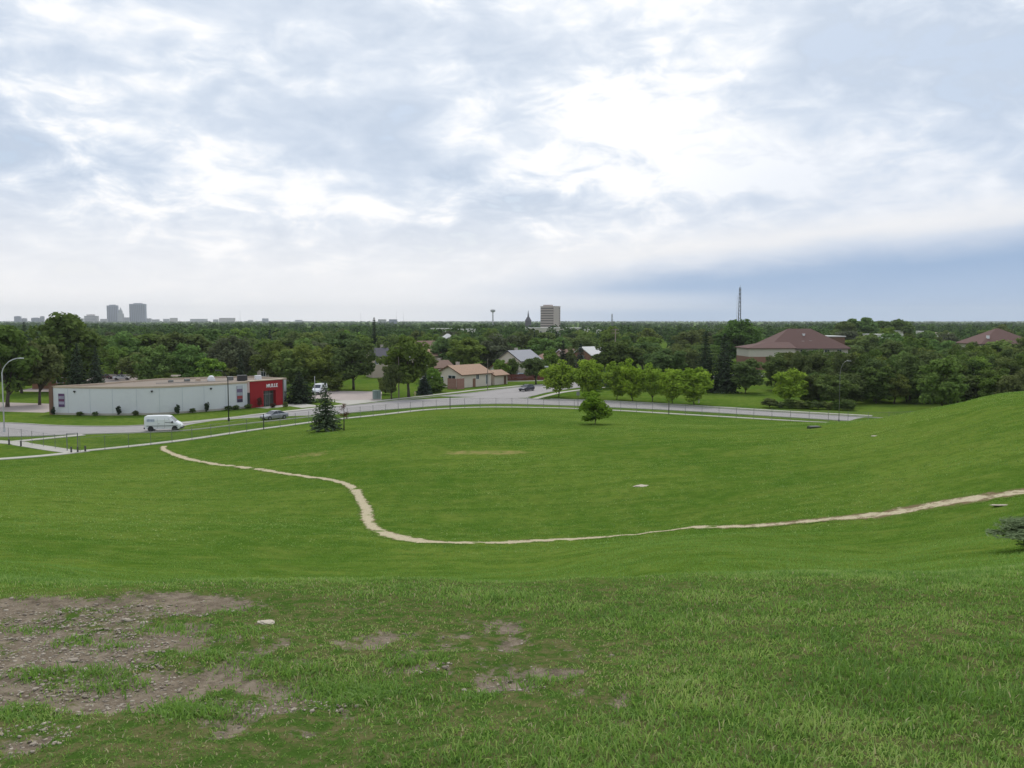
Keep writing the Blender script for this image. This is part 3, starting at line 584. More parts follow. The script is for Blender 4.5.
def tree(kind,x,y,H,W,leaf,label,group=None,name=None,cat=None,z=None):
    cnt[0]+=1; k=cnt[0]; tm,cm=PROTO[kind][k%len(PROTO[kind])]
    base={'spruce':5.,'narrow':4.,'broad_spruce':7.,'field_spruce':6.4,'sapling':3.2}.get(kind,8.)
    e=empty(name or NAMES[kind],(x,y,hz(x,y) if z is None else z),(k*2.399)%6.283); s=W/base; e.scale=(s*1.08,s*1.08,H/10.*(1.08 if kind in ('round','bush') else 1))
    tag(e,label,cat or CATS[kind],group)
    t=link(bpy.data.objects.new('trunk',tm),e); c=link(bpy.data.objects.new('crown',cm),e)
    c.material_slots[0].link='OBJECT'; c.material_slots[0].material=leaf
    return e
LEAF={'dark':L_DARK,'mid':L_MID,'bright':L_BRIGHT,'lime':L_LIME,'olive':L_OLIVE,'grey':L_GREY,'spruce':L_SPRUCE,'blue':L_BLUE,'rust':L_RUST,'field':L_FIELD}
TREES=[
('dec', -96.0, 168, 16.7, 12.7, 'dark', 'big dark elm at the left edge above the curved lamp post', None),
('dec', -92.0, 172, 13.2, 9.6, 'olive', 'olive green tree with bare trunk left of the white building', None),
('dec', -102.7, 205, 18.3, 16.5, 'dark', 'tallest dark elm rising above the skyline on the left', None),
('spruce', -93.3, 190, 11.6, 5.6, 'spruce', 'dark spruce behind the white building, left one of a pair', None),
('spruce', -90.2, 192, 10.9, 5.1, 'spruce', 'dark spruce behind the white building, right one of a pair', None),
('dec', -110.9, 200, 10.9, 9.7, 'mid', 'green tree in the shade under the big elm at left', None),
('dec', -115.6, 262, 13.2, 12.8, 'mid', 'rounded green tree below the two downtown towers', None),
('dec', -109.1, 245, 9.3, 7.8, 'bright', 'small light green tree above the parked white cars', None),
('dec', -110.0, 270, 13.2, 17.1, 'mid', 'broad green tree behind the middle of the white building', None),
('dec', -92.8, 250, 14.0, 15.8, 'dark', 'dark green tree behind the white building, left of the bright shrub', None),
('dec', -100.7, 240, 7.8, 11.7, 'mid', 'low green tree right behind the parked white cars', None),
('bush', -74.0, 215, 7.0, 8.9, 'bright', 'bright green shrub just behind the white building roof', None),
('dec', -97.5, 285, 13.9, 17.4, 'mid', 'green tree right of the dark tree behind the white building', None),
('willow', -75.1, 240, 13.0, 12.3, 'grey', 'greyish half bare tree above the roof of the white building', None),
('narrow', -65.3, 213, 8.3, 3.4, 'spruce', 'slim dark spruce beside the beige block behind the roof', None),
('willow', -60.6, 226, 11.7, 10.5, 'olive', 'yellowish willow with drooping twigs, left one of three', None),
('willow', -51.1, 215, 11.4, 13.1, 'olive', 'olive willow behind the red entrance, middle one of three', None),
('willow', -46.5, 222, 10.8, 9.7, 'olive', 'olive willow on the right of the row of three willows', None),
('broad_spruce', -42.3, 176, 6.4, 7.3, 'spruce', 'broad dark spruce standing beside the red entrance', None),
('dec', -37.6, 210, 12.2, 10.7, 'dark', 'round dark green tree right of the willows', None),
('narrow', -51.2, 330, 17.6, 4.4, 'spruce', 'slender spruce standing up above the treetops near the middle left', None),
('dec', -57.7, 300, 13.1, 14.6, 'mid', 'green tree behind the gap between willows and round dark tree', None),
('dec', -35.4, 262, 12.4, 10.8, 'mid', 'green tree above the dark roof of the beige house', None),
('dec', -22.2, 190, 13.3, 10.6, 'dark', 'large dark tree beside the wooden pole at the road bend', None),
('dec', -25.1, 184, 7.8, 4.5, 'dark', 'smaller dark tree in front of the large one at the bend', None),
('spruce', -19.5, 196, 5.9, 4.1, 'blue', 'bluish spruce left of the pink bungalow', None),
('bush', -18.3, 205, 5.2, 4.5, 'bright', 'light green shrub at the gable end of the pink bungalow', None),
('bush', -17.8, 202, 2.6, 5.4, 'dark', 'dark low shrub at the foot of the pink bungalow gable', None),
('bush', -28.1, 196, 4.1, 3.8, 'olive', 'small olive shrub in front of the beige house', None),
('dec', -13.6, 262, 11.8, 13.4, 'mid', 'green tree rising behind the roof of the pink bungalow', None),
('dec', -4.5, 268, 12.6, 13.1, 'grey', 'grey green tree between bungalow and white gabled house', None),
('dec', -22.3, 300, 10.4, 10.2, 'mid', 'green tree behind the brown roofed house left of the bungalow', None),
('dec', 3.0, 330, 11.7, 12.1, 'dark', 'dark green tree above the white gabled house', None),
('dec', 6.2, 228, 7.5, 7.5, 'dark', 'dark green tree standing in front of the grey roofed house', None),
('narrow', 14.4, 250, 10.9, 4.6, 'spruce', 'dark spruce between the brown roofed houses', None),
('narrow', 19.1, 246, 10.1, 5.4, 'blue', 'blue grey spruce just above the lime green street trees', None),
('dec', 11.1, 252, 8.3, 6.8, 'mid', 'mid green tree right of the dark tree before the grey roof', None),
('dec', 24.9, 243, 8.0, 7.7, 'dark', 'dark tree partly covering the brick house with pale roof', None),
('dec', 17.4, 262, 8.8, 4.5, 'mid', 'small tree between the brown roofed houses', None),
('dec', -23.1, 236, 8.0, 6.3, 'mid', 'green tree in front of the white house with brown roof', None),
('round', 10.0, 189, 7.6, 8.3, 'lime', 'lime green round tree, first of the street row from the left', None),
('round', 16.0, 187, 7.9, 7.5, 'lime', 'lime green round tree, second of the street row from the left', None),
('round', 21.7, 183, 7.4, 6.9, 'lime', 'lime green round tree, third of the street row from the left', None),
('round', 24.6, 180, 7.8, 6.8, 'lime', 'lime green round tree, fourth of the street row from the left', None),
('round', 28.3, 178, 7.3, 6.5, 'lime', 'lime green round tree, fifth of the street row from the left', None),
('round', 31.6, 174, 6.7, 6.1, 'lime', 'lime green round tree, sixth of the street row from the left', None),
('round', 35.5, 172, 6.8, 8.8, 'lime', 'widest lime green round tree at the right end of the street row', None),
('spruce', 44.3, 203, 14.0, 6.9, 'spruce', 'dark tall spruce behind the street row, left one of two', None),
('spruce', 48.2, 201, 13.6, 6.9, 'spruce', 'dark tall spruce behind the street row, right one of two', None),
('bush', 52.5, 199, 7.8, 8.7, 'mid', 'rounded green shrub right of the two dark spruces', None),
('dec', 84.6, 330, 16.9, 16.9, 'mid', 'tree crown below the lattice mast, standing above the treetops', None),
('dec', 38.0, 236, 9.9, 12.1, 'dark', 'dark green tree behind the lime green street row', None),
('dec', 48.1, 240, 8.9, 9.9, 'mid', 'mid green tree between street row and dark spruces', None),
('dec', 29.7, 240, 11.6, 12.9, 'dark', 'large dark tree above the third lime green tree', None),
('bush', 53.5, 171, 7.1, 7.1, 'lime', 'yellow green shrub at the edge of the right hand thicket', None),
('bush', 61.6, 180, 5.1, 3.9, 'bright', 'light green shrub right of the yellow green one', None),
('bush', 79.1, 162, 9.2, 8.3, 'bright', 'light green tall shrub in front of the dark right hand thicket', None),
('bush', 61.7, 176, 2.4, 3.0, 'bright', 'small bright shrub low in the thicket near the road', None),
('dec', 0.0, 243, 6.1, 4.1, 'dark', 'small dark tree before the gable of the cream house', None),
('dec', -3.5, 236, 6.4, 4.9, 'mid', 'small green tree behind the low garage by the bungalow', None),
('bush', 145.2, 284, 9.8, 11.8, 'dark', 'dark tree in front of the left half of the far right maroon roof', None),
('bush', 153.9, 280, 9.6, 13.6, 'mid', 'tree in front of the right half of the far right maroon roof', None),
('bush', 161.0, 276, 10.9, 10.1, 'dark', 'dark tree at the right picture edge beside the maroon roof', None),
('dec', 184.9, 470, 18.1, 19.5, 'mid', 'round tree crown on the skyline right of the hipped roof', None),
('dec', 172.2, 460, 17.0, 14.6, 'dark', 'dark tree crown on the skyline above the hipped roof end', None),
('dec', 205.6, 480, 18.1, 23.4, 'dark', 'broad tree crown on the skyline above the white sheds', None),
('field_spruce', -25.1, 118.8, 6.7, 4.7, 'field', 'dark spruce standing alone on the grass by the sidewalk', None),
('sapling', -22.4, 117.5, 3.6, 1.8, 'rust', 'thin half bare sapling right beside the lone field spruce', None),
('bush', 11.1, 118.0, 4.3, 4.5, 'bright', 'low branching green tree alone on the field before the road', None)
]
for kind,x,y,H,W,lf,label,group in TREES: tree(kind,x,y,H,W,LEAF[lf],label,group)
# dense thicket behind the right-hand road

rf=random.Random(11)
def px_of(x,y): return 512+887*x/y
KEEP=[ # bearings (x/y) and the depth up to which the view of a building stays open
 (-.085,-.008,222),(-.012,.018,252),(.000,.062,240),(-.165,-.135,252),(.262,.385,296),(-.097,-.066,290),(-.305,-.285,226),(-.46,-.425,226),(-.235,-.155,203),(-.125,-.08,247)]
BLD=[(-60,165,26),(-8,224,17),(-20,247,9),(2,253,12),(10,250,9),(13,273,9),(18,278,8),(25,275,9),(-36,253,9),(-65,240,9),(99,308,27),(168,309,15),(-110,216,10),(128,470,22),(-30,292,9),(-33,333,9),(-29,420,9),(-95,230,17)]
def free(x,y,m=2.):
    u=x/y
    for a,b,d in KEEP:
        if a-.012<u<b+.012 and y<d: return False
    for bx,by,r in BLD:
        if math.hypot(x-bx,y-by)<r+m: return False
    if y<178+abs(x)*.0: return False
    # side street and the lots beside it
    for a in range(len(FARL)-1):
        p=Vector(FARL[a][:2]); q=Vector(FARL[a+1][:2]); t=max(0,min(1,(Vector((x,y))-p).dot(q-p)/(q-p).length_squared))
        if (Vector((x,y))-(p+(q-p)*t)).length<11: return False
    return True
n=0; spots=[]
while n<230:
    y_=200+290*rf.random()**.9; u=rf.uniform(-.66,.66); x_=u*y_
    if u>.24 and y_<235: continue
    if not free(x_,y_): continue
    if any(math.hypot(x_-a,y_-b)<4.6 for a,b in spots): continue
    spots.append((x_,y_)); n+=1
    k=rf.random(); H=rf.uniform(7.5,11.2)
    if y_>330: H=rf.uniform(8.5,12.5)
    if .24<u<.40 and y_<300: H=min(H,7.5)
    if u>.48 and y_<305: H=min(H,9.6)
    if rf.random()<.12 and y_>300: H*=1.22
    if k<.13: tree('spruce',x_,y_,H*rf.uniform(.9,1.15),H*.42,L_SPRUCE if rf.random()<.7 else L_BLUE,'conifer among the crowded trees of the neighbourhood beyond the road','conifers of the tree belt')
    else: tree('bush' if k<.5 else 'dec' if k<.93 else 'willow',x_,y_,H,H*rf.uniform(.8,1.2),rf.choice([L_DARK,L_MID,L_MID,L_GREY if k>.8 else L_MID,L_MID,L_BRIGHT if k<.45 else L_OLIVE]),'leafy tree among the crowded trees of the neighbourhood beyond the road','leafy trees of the tree belt')
n=0; spots=[]
while n<105:
    y_=rf.uniform(158,236); u=rf.uniform(.262,.64); x_=u*y_
    if y_<153+ (u-.3)*30+12 and u<.42: continue
    lim=.262+(y_-165)*-.0006
    if u<.33 and y_>186 and rf.random()<.35: continue
    if u<.300 and y_<236: continue
    if .285<u<.335 and y_<186: continue
    if any(math.hypot(x_-a,y_-b)<3.0 for a,b in spots): continue
    if math.hypot(x_-73.5,y_-163)<6 or math.hypot(x_-53.4,y_-171)<6.5: continue
    if abs(u-.488)<.045 and y_<172: continue
    spots.append((x_,y_)); n+=1
    H=rf.uniform(7.6,9.6)+(u-.30)*2.0
    if y_<176: H*=.72
    if u<.36: H=min(H,9.8 if y_>192 else 5.6)
    tree('bush' if rf.random()<.7 else 'dec',x_,y_,H,rf.uniform(5.5,8.),rf.choice([L_DARK,L_DARK,L_DARK,L_DARK,L_MID,L_OLIVE]),'dark green bushy growth crowded in the thicket behind the right hand road','thicket behind the right hand road',name='thicket_tree',cat='tree')
for q in range(9):
    u=.292+q*.011; y_=166.5-q*.6; tree('bush',u*y_,y_,rf.uniform(1.2,2.0),rf.uniform(2.4,3.4),L_DARK if q%3 else L_OLIVE,'low dark bush along the road edge of the thicket','low bushes along the thicket edge')

# undergrowth and hedges between the houses
n=0
while n<120:
    y_=196+170*rf.random(); u=rf.uniform(-.64,.30); x_=u*y_
    if not free(x_,y_,.5): continue
    n+=1; tree('bush',x_,y_,rf.uniform(2.2,4.6),rf.uniform(4,7.5),rf.choice([L_DARK,L_MID,L_DARK,L_MID,L_OLIVE]),'low leafy bush in the undergrowth between the belt trees','undergrowth of the tree belt')


# ------------------------------------------------------------------ white commercial building with red entrance
METALW=mat('white_cladding',(.63,.645,.66),.55,.06,.4,dirt=((.47,.49,.50),.5))
TAN=mat('tan_coping',(.46,.37,.28),.8,.12,1.)
ROOFG=mat('gravel_roof',(.25,.205,.165),.95,.22,.5,dirt=((.19,.16,.14),.5))
RED=mat('red_panel',(.29,.012,.016),.65,.06,1.)
BROWN=mat('brown_brick',(.17,.10,.07),.9,.2,6)
GLASS=glass()
b=empty('commercial_building',(-62,160,0)); B0=Vector((-62,160))
tag(b,'long low white commercial building with curved wall and red entrance','building')
FR=resample([(-80.3,154.4),(-70.5,152.9),(-61.6,154.4),(-55.5,159.3),(-49.4,166.0)],1.2)
FR=[p-B0 for p in FR]
REAR=[Vector(p)-B0 for p in [(-45.0,176.4),(-52,180.4),(-58.5,181),(-69.3,174.8),(-75.6,160.6)]]
plan=[tuple(p) for p in FR]+[tuple(p) for p in REAR]
mb=MB(); n=len(plan)
mb.add([(x,y,-.2) for x,y in plan]+[(x,y,4.78) for x,y in plan],[(i,(i+1)%n,n+(i+1)%n,n+i) for i in range(n)]); mb.obj('wall',METALW,b)
mb=MB(); mb.add([(x,y,4.70) for x,y in plan],[tuple(range(n))]); mb.obj('roof',ROOFG,b)
# coping round the roof edge
Cc=[Vector(p) for p in plan]+[Vector(plan[0])]; cen=sum((Vector(p) for p in plan),Vector((0,0)))/n
secs=[]
for i,p in enumerate(Cc):
    a=Cc[i-1] if i>0 else Cc[-2]; c=Cc[i+1] if i<len(Cc)-1 else Cc[1]; t=(c-a).normalized(); nn=Vector((t.y,-t.x))
    if nn.dot(p-cen)<0: nn=-nn
    o=p+nn*.07; q=p-nn*.30; secs.append([(o.x,o.y,4.66),(o.x,o.y,5.0),(q.x,q.y,5.0),(q.x,q.y,4.66)])
MB().loft(secs,cap=False).obj('coping',TAN,b)
# vertical seams between cladding sheets
for i in range(3,len(FR)-1,3):
    p=FR[i]; t=(FR[i+1]-FR[i-1]).normalized(); nn=Vector((t.y,-t.x)); e=p+nn*.012
    o=MB().box(-.03,.03,-.012,.012,.35,4.6).obj('seam',mat('seam_grey',(.47,.51,.55),.5),b,loc=(e.x,e.y,0),rz=math.atan2(t.y,t.x))
# stained concrete footing
secs=[]
for i,p in enumerate(FR):
    a=FR[max(i-1,0)];c=FR[min(i+1,len(FR)-1)];t=(c-a).normalized();nn=Vector((t.y,-t.x)); o=p+nn*.05; q=p+nn*.002; secs.append([(o.x,o.y,-.1),(o.x,o.y,.34),(q.x,q.y,.34),(q.x,q.y,-.1)])
MB().loft(secs).obj('footing',mat('footing_concrete',(.40,.37,.33),.9,.15,1.),b)
def on_wall(px,out=.03):
    """point of the curved wall nearest the bearing of x/y = px"""
    best=min(range(len(FR)-1),key=lambda i:abs((FR[i].x+B0.x)/(FR[i].y+B0.y)-px)); t=(FR[best+1]-FR[max(best-1,0)]).normalized(); nn=Vector((t.y,-t.x)); p=FR[best]+nn*out; return p,math.atan2(t.y,t.x),nn
p,a,_=on_wall(-.5185); MB().box(-.35,.35,-.12,.12,0,4.9).obj('corner_pilaster',BROWN,b,loc=(p.x-.2,p.y,0),rz=a)
# two banners with printed blocks
for u,hh,cols in ((-.5085,(1.35,3.7),[(.10,.05,.13),(.34,.30,.42),(.14,.04,.10),(.30,.28,.36),(.11,.05,.12)]),(-.311,(1.2,4.3),[(.05,.04,.07),(.30,.05,.05),(.35,.37,.42),(.16,.12,.2),(.45,.47,.52)])):
    p,a,_=on_wall(u,.05); o=MB().box(-.62,.62,-.03,.0,*hh).obj('banner',mat('banner_cloth',(.25,.22,.30),.7),b,loc=(p.x,p.y,0),rz=a)
    hs=(hh[1]-hh[0])/5
    for k,cc in enumerate(cols): MB().box(-.56,.56,-.036,-.031,hh[0]+k*hs+.05,hh[0]+(k+1)*hs-.02).obj('print_block',mat('print_%d_%d'%(k,int(-u*1000)),cc,.6,.35,2.5),o)
for u in (-.4915,-.410,-.338):
    p,a,_=on_wall(u,.02); o=MB().box(-.16,.16,-.20,0,4.0,4.25).box(-.05,.05,-.12,0,3.86,4.0).obj('wall_lamp',DARKMETAL,b,loc=(p.x,p.y,0),rz=a)
# roof machines
def rbox(x,y,w,d_,h,m,rz=.5,name='roof_unit'): return MB().box(-w/2,w/2,-d_/2,d_/2,4.69,4.69+h).obj(name,m,b,loc=(x-B0.x,y-B0.y,0),rz=rz,bevel=.04)
rbox(-58.6,172.4,1.3,1.2,.52,WHITEPAINT); 
mb=MB(); mb.loft([[(-58.6-B0.x+math.cos(k*.524)*r_,172.4-B0.y+math.sin(k*.524)*r_,z) for k in range(12)] for r_,z in ((.6,5.2),(.55,5.45),(.4,5.62),(.2,5.7),(.02,5.72))]).obj('vent_dome',WHITEPAINT,b,True)
rbox(-52.5,172.2,1.8,1.2,1.1,DARKMETAL); rbox(-55.5,174.4,1.1,.9,.7,STEEL); rbox(-62.6,170.5,1.0,.9,.5,STEEL); rbox(-60.8,171.4,.8,.8,.55,TAN); rbox(-65.0,168.6,.9,.7,.4,STEEL); rbox(-50.5,176,1.2,1.0,.8,WHITEPAINT)
MB().tube([(-66,164,4.78),(-60,166,4.80),(-53,172,4.80)][0:0] or [(-4,4,4.80),(2,6.5,4.80),(8,11,4.80)],.05,6).obj('roof_pipe',STEEL,b)
# red entrance portal
pa=Vector((-49.4,166.0))-B0; pb=Vector((-45.0,172.6))-B0; t=(pb-pa).normalized(); ang=math.atan2(t.y,t.x); PL=(pb-pa).length
en=empty('entrance',(pa.x,pa.y,0),ang,b)
mb=MB(); mb.box(0,.40*PL,-.35,.6,-.1,4.95).box(.78*PL,PL,-.35,.6,-.1,4.95).box(.40*PL,.78*PL,-.35,.6,3.0,4.95); mb.obj('red_facade',RED,en)
MB().box(-.2,PL+.25,-.5,.75,4.95,5.12).obj('entrance_coping',TAN,en)
MB().box(.40*PL+.01,.78*PL-.01,.42,.5,0,2.99).obj('door_glass',mat('entrance_glass',(.05,.07,.065),.1,.05,spec=.6),en)
for k in range(4): MB().box(.40*PL+.02+k*(.36*PL)/3,.40*PL+.12+k*(.36*PL)/3,.34,.415,0,2.98).obj('door_frame',STEEL,en)
MB().box(.40*PL,.78*PL,.33,.40,2.2,2.32).obj('door_transom',STEEL,en)
MB().box(-.34,-.02,-.3,.2,-.1,2.9).obj('side_panel',DARKMETAL,en)
MB().box(-.30,-.04,-.28,.3,2.9,4.9).obj('side_post',mat('pink_trim',(.62,.45,.44),.7),en)
MB().box(PL+.02,PL+.24,-.45,.6,-.1,4.94).obj('side_post',STEEL,en)
# raised white letters of the sign
def text(body,size,depth,mat_,parent,loc,rot,name='sign_letters'):
    cu=bpy.data.curves.new(name,'FONT'); cu.body=body; cu.size=size; cu.extrude=depth; cu.align_x='CENTER'; cu.offset=.008*size
    to=bpy.data.objects.new(name+'_curve',cu); COL.objects.link(to); dg=bpy.context.evaluated_depsgraph_get(); me=bpy.data.meshes.new_from_object(to.evaluated_get(dg)); bpy.data.objects.remove(to)
    me.name=name; me.materials.clear(); me.materials.append(mat_); o=bpy.data.objects.new(name,me); o.location=loc; o.rotation_euler=rot; return link(o,parent)
text('MULLE',.95,.05,mat('sign_white',(.85,.85,.85),.5,.02),en,(.66*PL,-.41,3.62),(R(90),0,0))
MB().box(-6.1,3.0,-3.2,-.1,-.1,.03).obj('forecourt',CONC,None,loc=(-45.0,171.6,0.0),rz=ang); tag(bpy.data.objects['forecourt'],kind='structure')
bpy.data.objects['forecourt'].location.z=.0
# shrubs clipped along the wall
SH=[(-.5165,1.7,.9,1),(-.4870,.8,1.6,0),(-.4655,.9,1.3,0),(-.4455,1.9,1.05,1),(-.4240,1.0,1.35,0),(-.3855,1.95,1.1,1),(-.3675,1.0,1.5,0),(-.3472,2.1,1.1,1),(-.3275,.9,1.7,0),(-.3125,.9,1.7,0),(-.3020,1.0,1.6,0)]
ORD=['first','second','third','fourth','fifth','sixth','seventh','eighth','ninth','tenth','eleventh']
for k,(u,H,W,up) in enumerate(SH):
    p,a,nn=on_wall(u,.95); q=p+B0
    tree('bush',q.x,q.y,H*.88,W*.9,L_SPRUCE if up else L_DARK,('upright dark cedar' if up else 'low dark clipped shrub')+' at the white wall, %s shrub from the left'%ORD[k],'shrubs along the white wall',name='cedar_shrub' if up else 'clipped_shrub',cat='shrub')
for k,(x,y,H,W,m) in enumerate([(-47.6,166.5,2.0,1.0,L_RUST),(-45.1,166.6,.9,1.3,L_RUST),(-42.6,166.2,1.1,1.1,L_OLIVE)]):
    tree('bush',x,y,H,W,m,['reddish upright shrub against the red entrance wall','reddish low shrub in front of the entrance doors','round olive shrub at the corner of the entrance walk'][k],None,name='ornamental_shrub',cat='shrub')
# ------------------------------------------------------------------ houses
def window(parent,origin,rz,w_,h_,name='window',fm=None):
    fm=fm or WHITEPAINT; o=MB().box(-w_/2,w_/2,-.06,.0,-.09,0).box(-w_/2,w_/2,-.06,0,h_,h_+.09).box(-w_/2-.09,-w_/2,-.06,0,-.09,h_+.09).box(w_/2,w_/2+.09,-.06,0,-.09,h_+.09).box(-.035,.035,-.055,0,0,h_).obj(name,fm,parent,loc=origin,rz=rz)
    MB().box(-w_/2,w_/2,-.035,-.002,0,h_).obj('pane',GLASS,o); return o
def house(name,loc,rz,L,W,wh,rh,wm,rm,label,cat='house',wins=(),doors=(),chim=None,hip=False,oh=.45,group=None,trim=None,lower=None):
    e=empty(name,(loc[0],loc[1],0),R(rz)); tag(e,label,cat,group); trim=trim or DARKMETAL
    mb=MB()
    if hip: mb.box(0,L,0,W,-.2,wh)
    else: mb.add([(0,0,-.2),(L,0,-.2),(L,W,-.2),(0,W,-.2),(0,0,wh),(L,0,wh),(L,W,wh),(0,W,wh),(0,W/2,wh+rh-.05),(L,W/2,wh+rh-.05)],[(0,1,5,4),(1,2,6,9,5),(2,3,7,6),(3,0,4,8,7),(3,2,1,0),(4,5,9,8),(6,7,8,9)])
    mb.obj('wall',wm,e)
    if lower: MB().box(-.04,L+.04,-.04,W+.04,-.2,lower[0]).obj('lower_wall',lower[1],e)
    t=.16; s=rh/(W/2); zo=wh-oh*s
    if hip:
        i=min(W/2,L/2-.5); mb=MB(); base=[(-oh,-oh),(L+oh,-oh),(L+oh,W+oh),(-oh,W+oh)]
        top=[(i,W/2-.05),(L-i,W/2-.05),(L-i,W/2+.05),(i,W/2+.05)]
        mb.loft([[(x,y,zo-.02) for x,y in base],[(x,y,zo+t) for x,y in base],[(x,y,wh+rh+t) for x,y in top]]); ro=mb.obj('roof',rm,e)
    else:
        mb=MB()
        for sg in (0,1):
            ya,yb=(-oh,W/2) if sg==0 else (W+oh,W/2)
            mb.add([(-oh,ya,zo),(L+oh,ya,zo),(L+oh,yb,wh+rh),(-oh,yb,wh+rh),(-oh,ya,zo+t),(L+oh,ya,zo+t),(L+oh,yb,wh+rh+t),(-oh,yb,wh+rh+t)],[(0,1,2,3),(4,5,6,7),(0,1,5,4),(2,3,7,6),(0,3,7,4),(1,2,6,5)])
        ro=mb.obj('roof',rm,e)
        for xx in (-oh-.04,L+oh+.04):
            m2=MB()
            for ya,yb in ((-oh,W/2),(W+oh,W/2)): m2.add([(xx-.03,ya,zo-.08),(xx-.03,yb,wh+rh-.08),(xx-.03,yb,wh+rh+t+.03),(xx-.03,ya,zo+t+.03),(xx+.03,ya,zo-.08),(xx+.03,yb,wh+rh-.08),(xx+.03,yb,wh+rh+t+.03),(xx+.03,ya,zo+t+.03)],[(0,1,2,3),(4,5,6,7),(0,1,5,4),(2,3,7,6),(0,3,7,4),(1,2,6,5)])
            m2.obj('barge_board',trim,ro)
    MB().box(-oh,L+oh,-oh-.09,-oh-.005,zo-.05,zo+t*.8).obj('gutter',trim,ro)
    if chim: MB().box(chim[0]-.35,chim[0]+.35,chim[1]-.35,chim[1]+.35,wh,wh+rh+chim[2]).box(chim[0]-.42,chim[0]+.42,chim[1]-.42,chim[1]+.42,wh+rh+chim[2],wh+rh+chim[2]+.12).obj('chimney',mat('chimney_block',(.45,.40,.36),.9),ro)
    for sd,a,z,ww,hh in wins:
        if sd=='f': window(e,(a,-.003,z),0,ww,hh)
        elif sd=='l': window(e,(-.003,a,z),R(-90),ww,hh)
        else: window(e,(L+.003,a,z),R(90),ww,hh)
    for sd,a,ww,hh,m_ in doors:
        o=MB().box(-ww/2,ww/2,-.08,.0,0,hh).obj('door',m_,e,loc=(a,-.003,0) if sd=='f' else (-.003,a,0),rz=0 if sd=='f' else R(-90)); MB().box(ww/2-.16,ww/2-.08,-.13,-.081,1.0,1.08).obj('handle',STEEL,o)
    return e
STUCCO=mat('pink_stucco',(.66,.575,.50),.9,.08,2.,dirt=((.48,.41,.37),.3)); CREAM=mat('cream_siding',(.60,.55,.46),.8,.08,2.)
WHITES=mat('white_siding',(.66,.63,.58),.8,.06,2.); BEIGE=mat('beige_siding',(.46,.38,.31),.85,.08,2.)
R_OR=mat('tan_orange_shingle',(.37,.245,.17),.95,.28,2.5,dirt=((.28,.19,.14),.6)); R_BR=mat('brown_shingle',(.20,.13,.10),.95,.25,2.5); R_GR=mat('grey_shingle',(.34,.34,.36),.95,.2,2.5)
R_DK=mat('charcoal_shingle',(.10,.095,.11),.95,.2,2.5); R_RB=mat('red_brown_shingle',(.25,.15,.115),.95,.2,2.5); R_WH=mat('pale_roof',(.58,.57,.55),.8,.08,1.)
BRICK=mat('brown_red_brick',(.24,.13,.09),.9,.2,5)
TRIMB=mat('brown_trim',(.16,.09,.06),.7)
house('bungalow',(-12.2,215.0),52,11.2,8.4,3.25,1.95,STUCCO,R_OR,'pink stucco bungalow with orange tan roof at the road corner',wins=[('l',3.2,1.0,2.3,1.9),('l',6.6,1.3,1.2,1.2),('f',9.6,.5,.8,2.2),('f',5.9,1.9,1.0,1.2)],doors=[('f',4.6,1.0,2.1,BRICK)],chim=(4.4,5.2,.7),trim=TRIMB)
house('garage',(-4.4,225.0),52,5.2,4.6,2.5,1.0,STUCCO,R_OR,'low garage with orange tan roof attached behind the pink bungalow','garage',doors=[('f',4.2,.9,2.1,BROWN)],trim=TRIMB)
house('house',(-21.6,241),40,7,6.2,3.5,1.7,WHITES,R_BR,'white house with dull brown roof left of the bungalow',wins=[('l',2.5,1.6,1.1,1.2),('f',3,1.4,1.4,1.2)],chim=(5,4,.5),trim=TRIMB)
house('house',(2.4,250),52,10,8.6,5.0,2.7,CREAM,R_GR,'two storey cream house with grey roof and black trimmed gable',wins=[('l',2.4,3.0,1.2,1.3),('l',5.8,3.0,1.4,1.3),('l',5.0,.8,1.4,1.3),('f',2.5,3.0,1.5,1.2),('f',7,3.0,1.2,1.2)],chim=(5.2,5.6,.6))
house('garage',(-2.2,246),52,5.2,5.6,2.6,1.7,WHITES,R_RB,'small white garage with reddish brown roof in front of cream house','garage',doors=[('l',2.8,2.6,2.2,BROWN)],trim=TRIMB)
house('house',(9.2,272),20,7.5,7,4.6,1.9,BEIGE,R_RB,'low house with reddish brown hip roof behind the dark green tree',wins=[('f',3.5,2.2,1.4,1.2)],hip=True)
house('house',(17.2,276),35,6,7,5.2,2.0,BEIGE,R_BR,'narrow beige house between the two dark spruces',wins=[('f',1.5,2.2,.9,1.6),('f',4,2.2,1,1.2)],trim=WHITEPAINT)
house('house',(24.0,268),40,8.0,8.0,6.0,2.2,BRICK,R_WH,'brick house with pale grey roof above the lime green trees',wins=[('l',4,4.4,1.5,1.2),('f',4,3.2,1.4,1.2)],trim=WHITEPAINT)
house('house',(-39.9,253),25,5.2,6.5,6.2,2.1,BEIGE,R_DK,'tall beige house with charcoal roof right of the round dark tree',wins=[('f',1.3,3.9,.8,1.1),('f',3.6,3.9,.8,1.1)],chim=(4.2,4.5,.9))
house('house',(-29.5,293),38,8,7,4.6,2.0,BEIGE,R_OR,'far house with orange tan roof among trees above the bungalow',wins=[('f',3,2,1.4,1.2)])
house('house',(-35,335),38,9,8,6.0,2.4,WHITES,R_BR,'far house with dull brown roof behind the orange roofed one',wins=[('f',3,3,1.4,1.2)])
house('house',(-33.5,420),20,9,9,6.2,3.6,WHITES,R_WH,'distant pale house with steep pyramid roof among the treetops',wins=[('f',4,3,1.4,1.2)],hip=True)
e=None; e=empty('apartment_block',(-68.5,238,0),R(8)); tag(e,'plain beige apartment block behind the roof of the white building','building')
MB().box(0,8,0,10,-.2,6.4).obj('wall',mat('beige_render',(.42,.38,.33),.9,.08,1.),e); MB().box(-.15,8.15,-.15,10.15,6.4,6.65).obj('parapet',TAN,e)
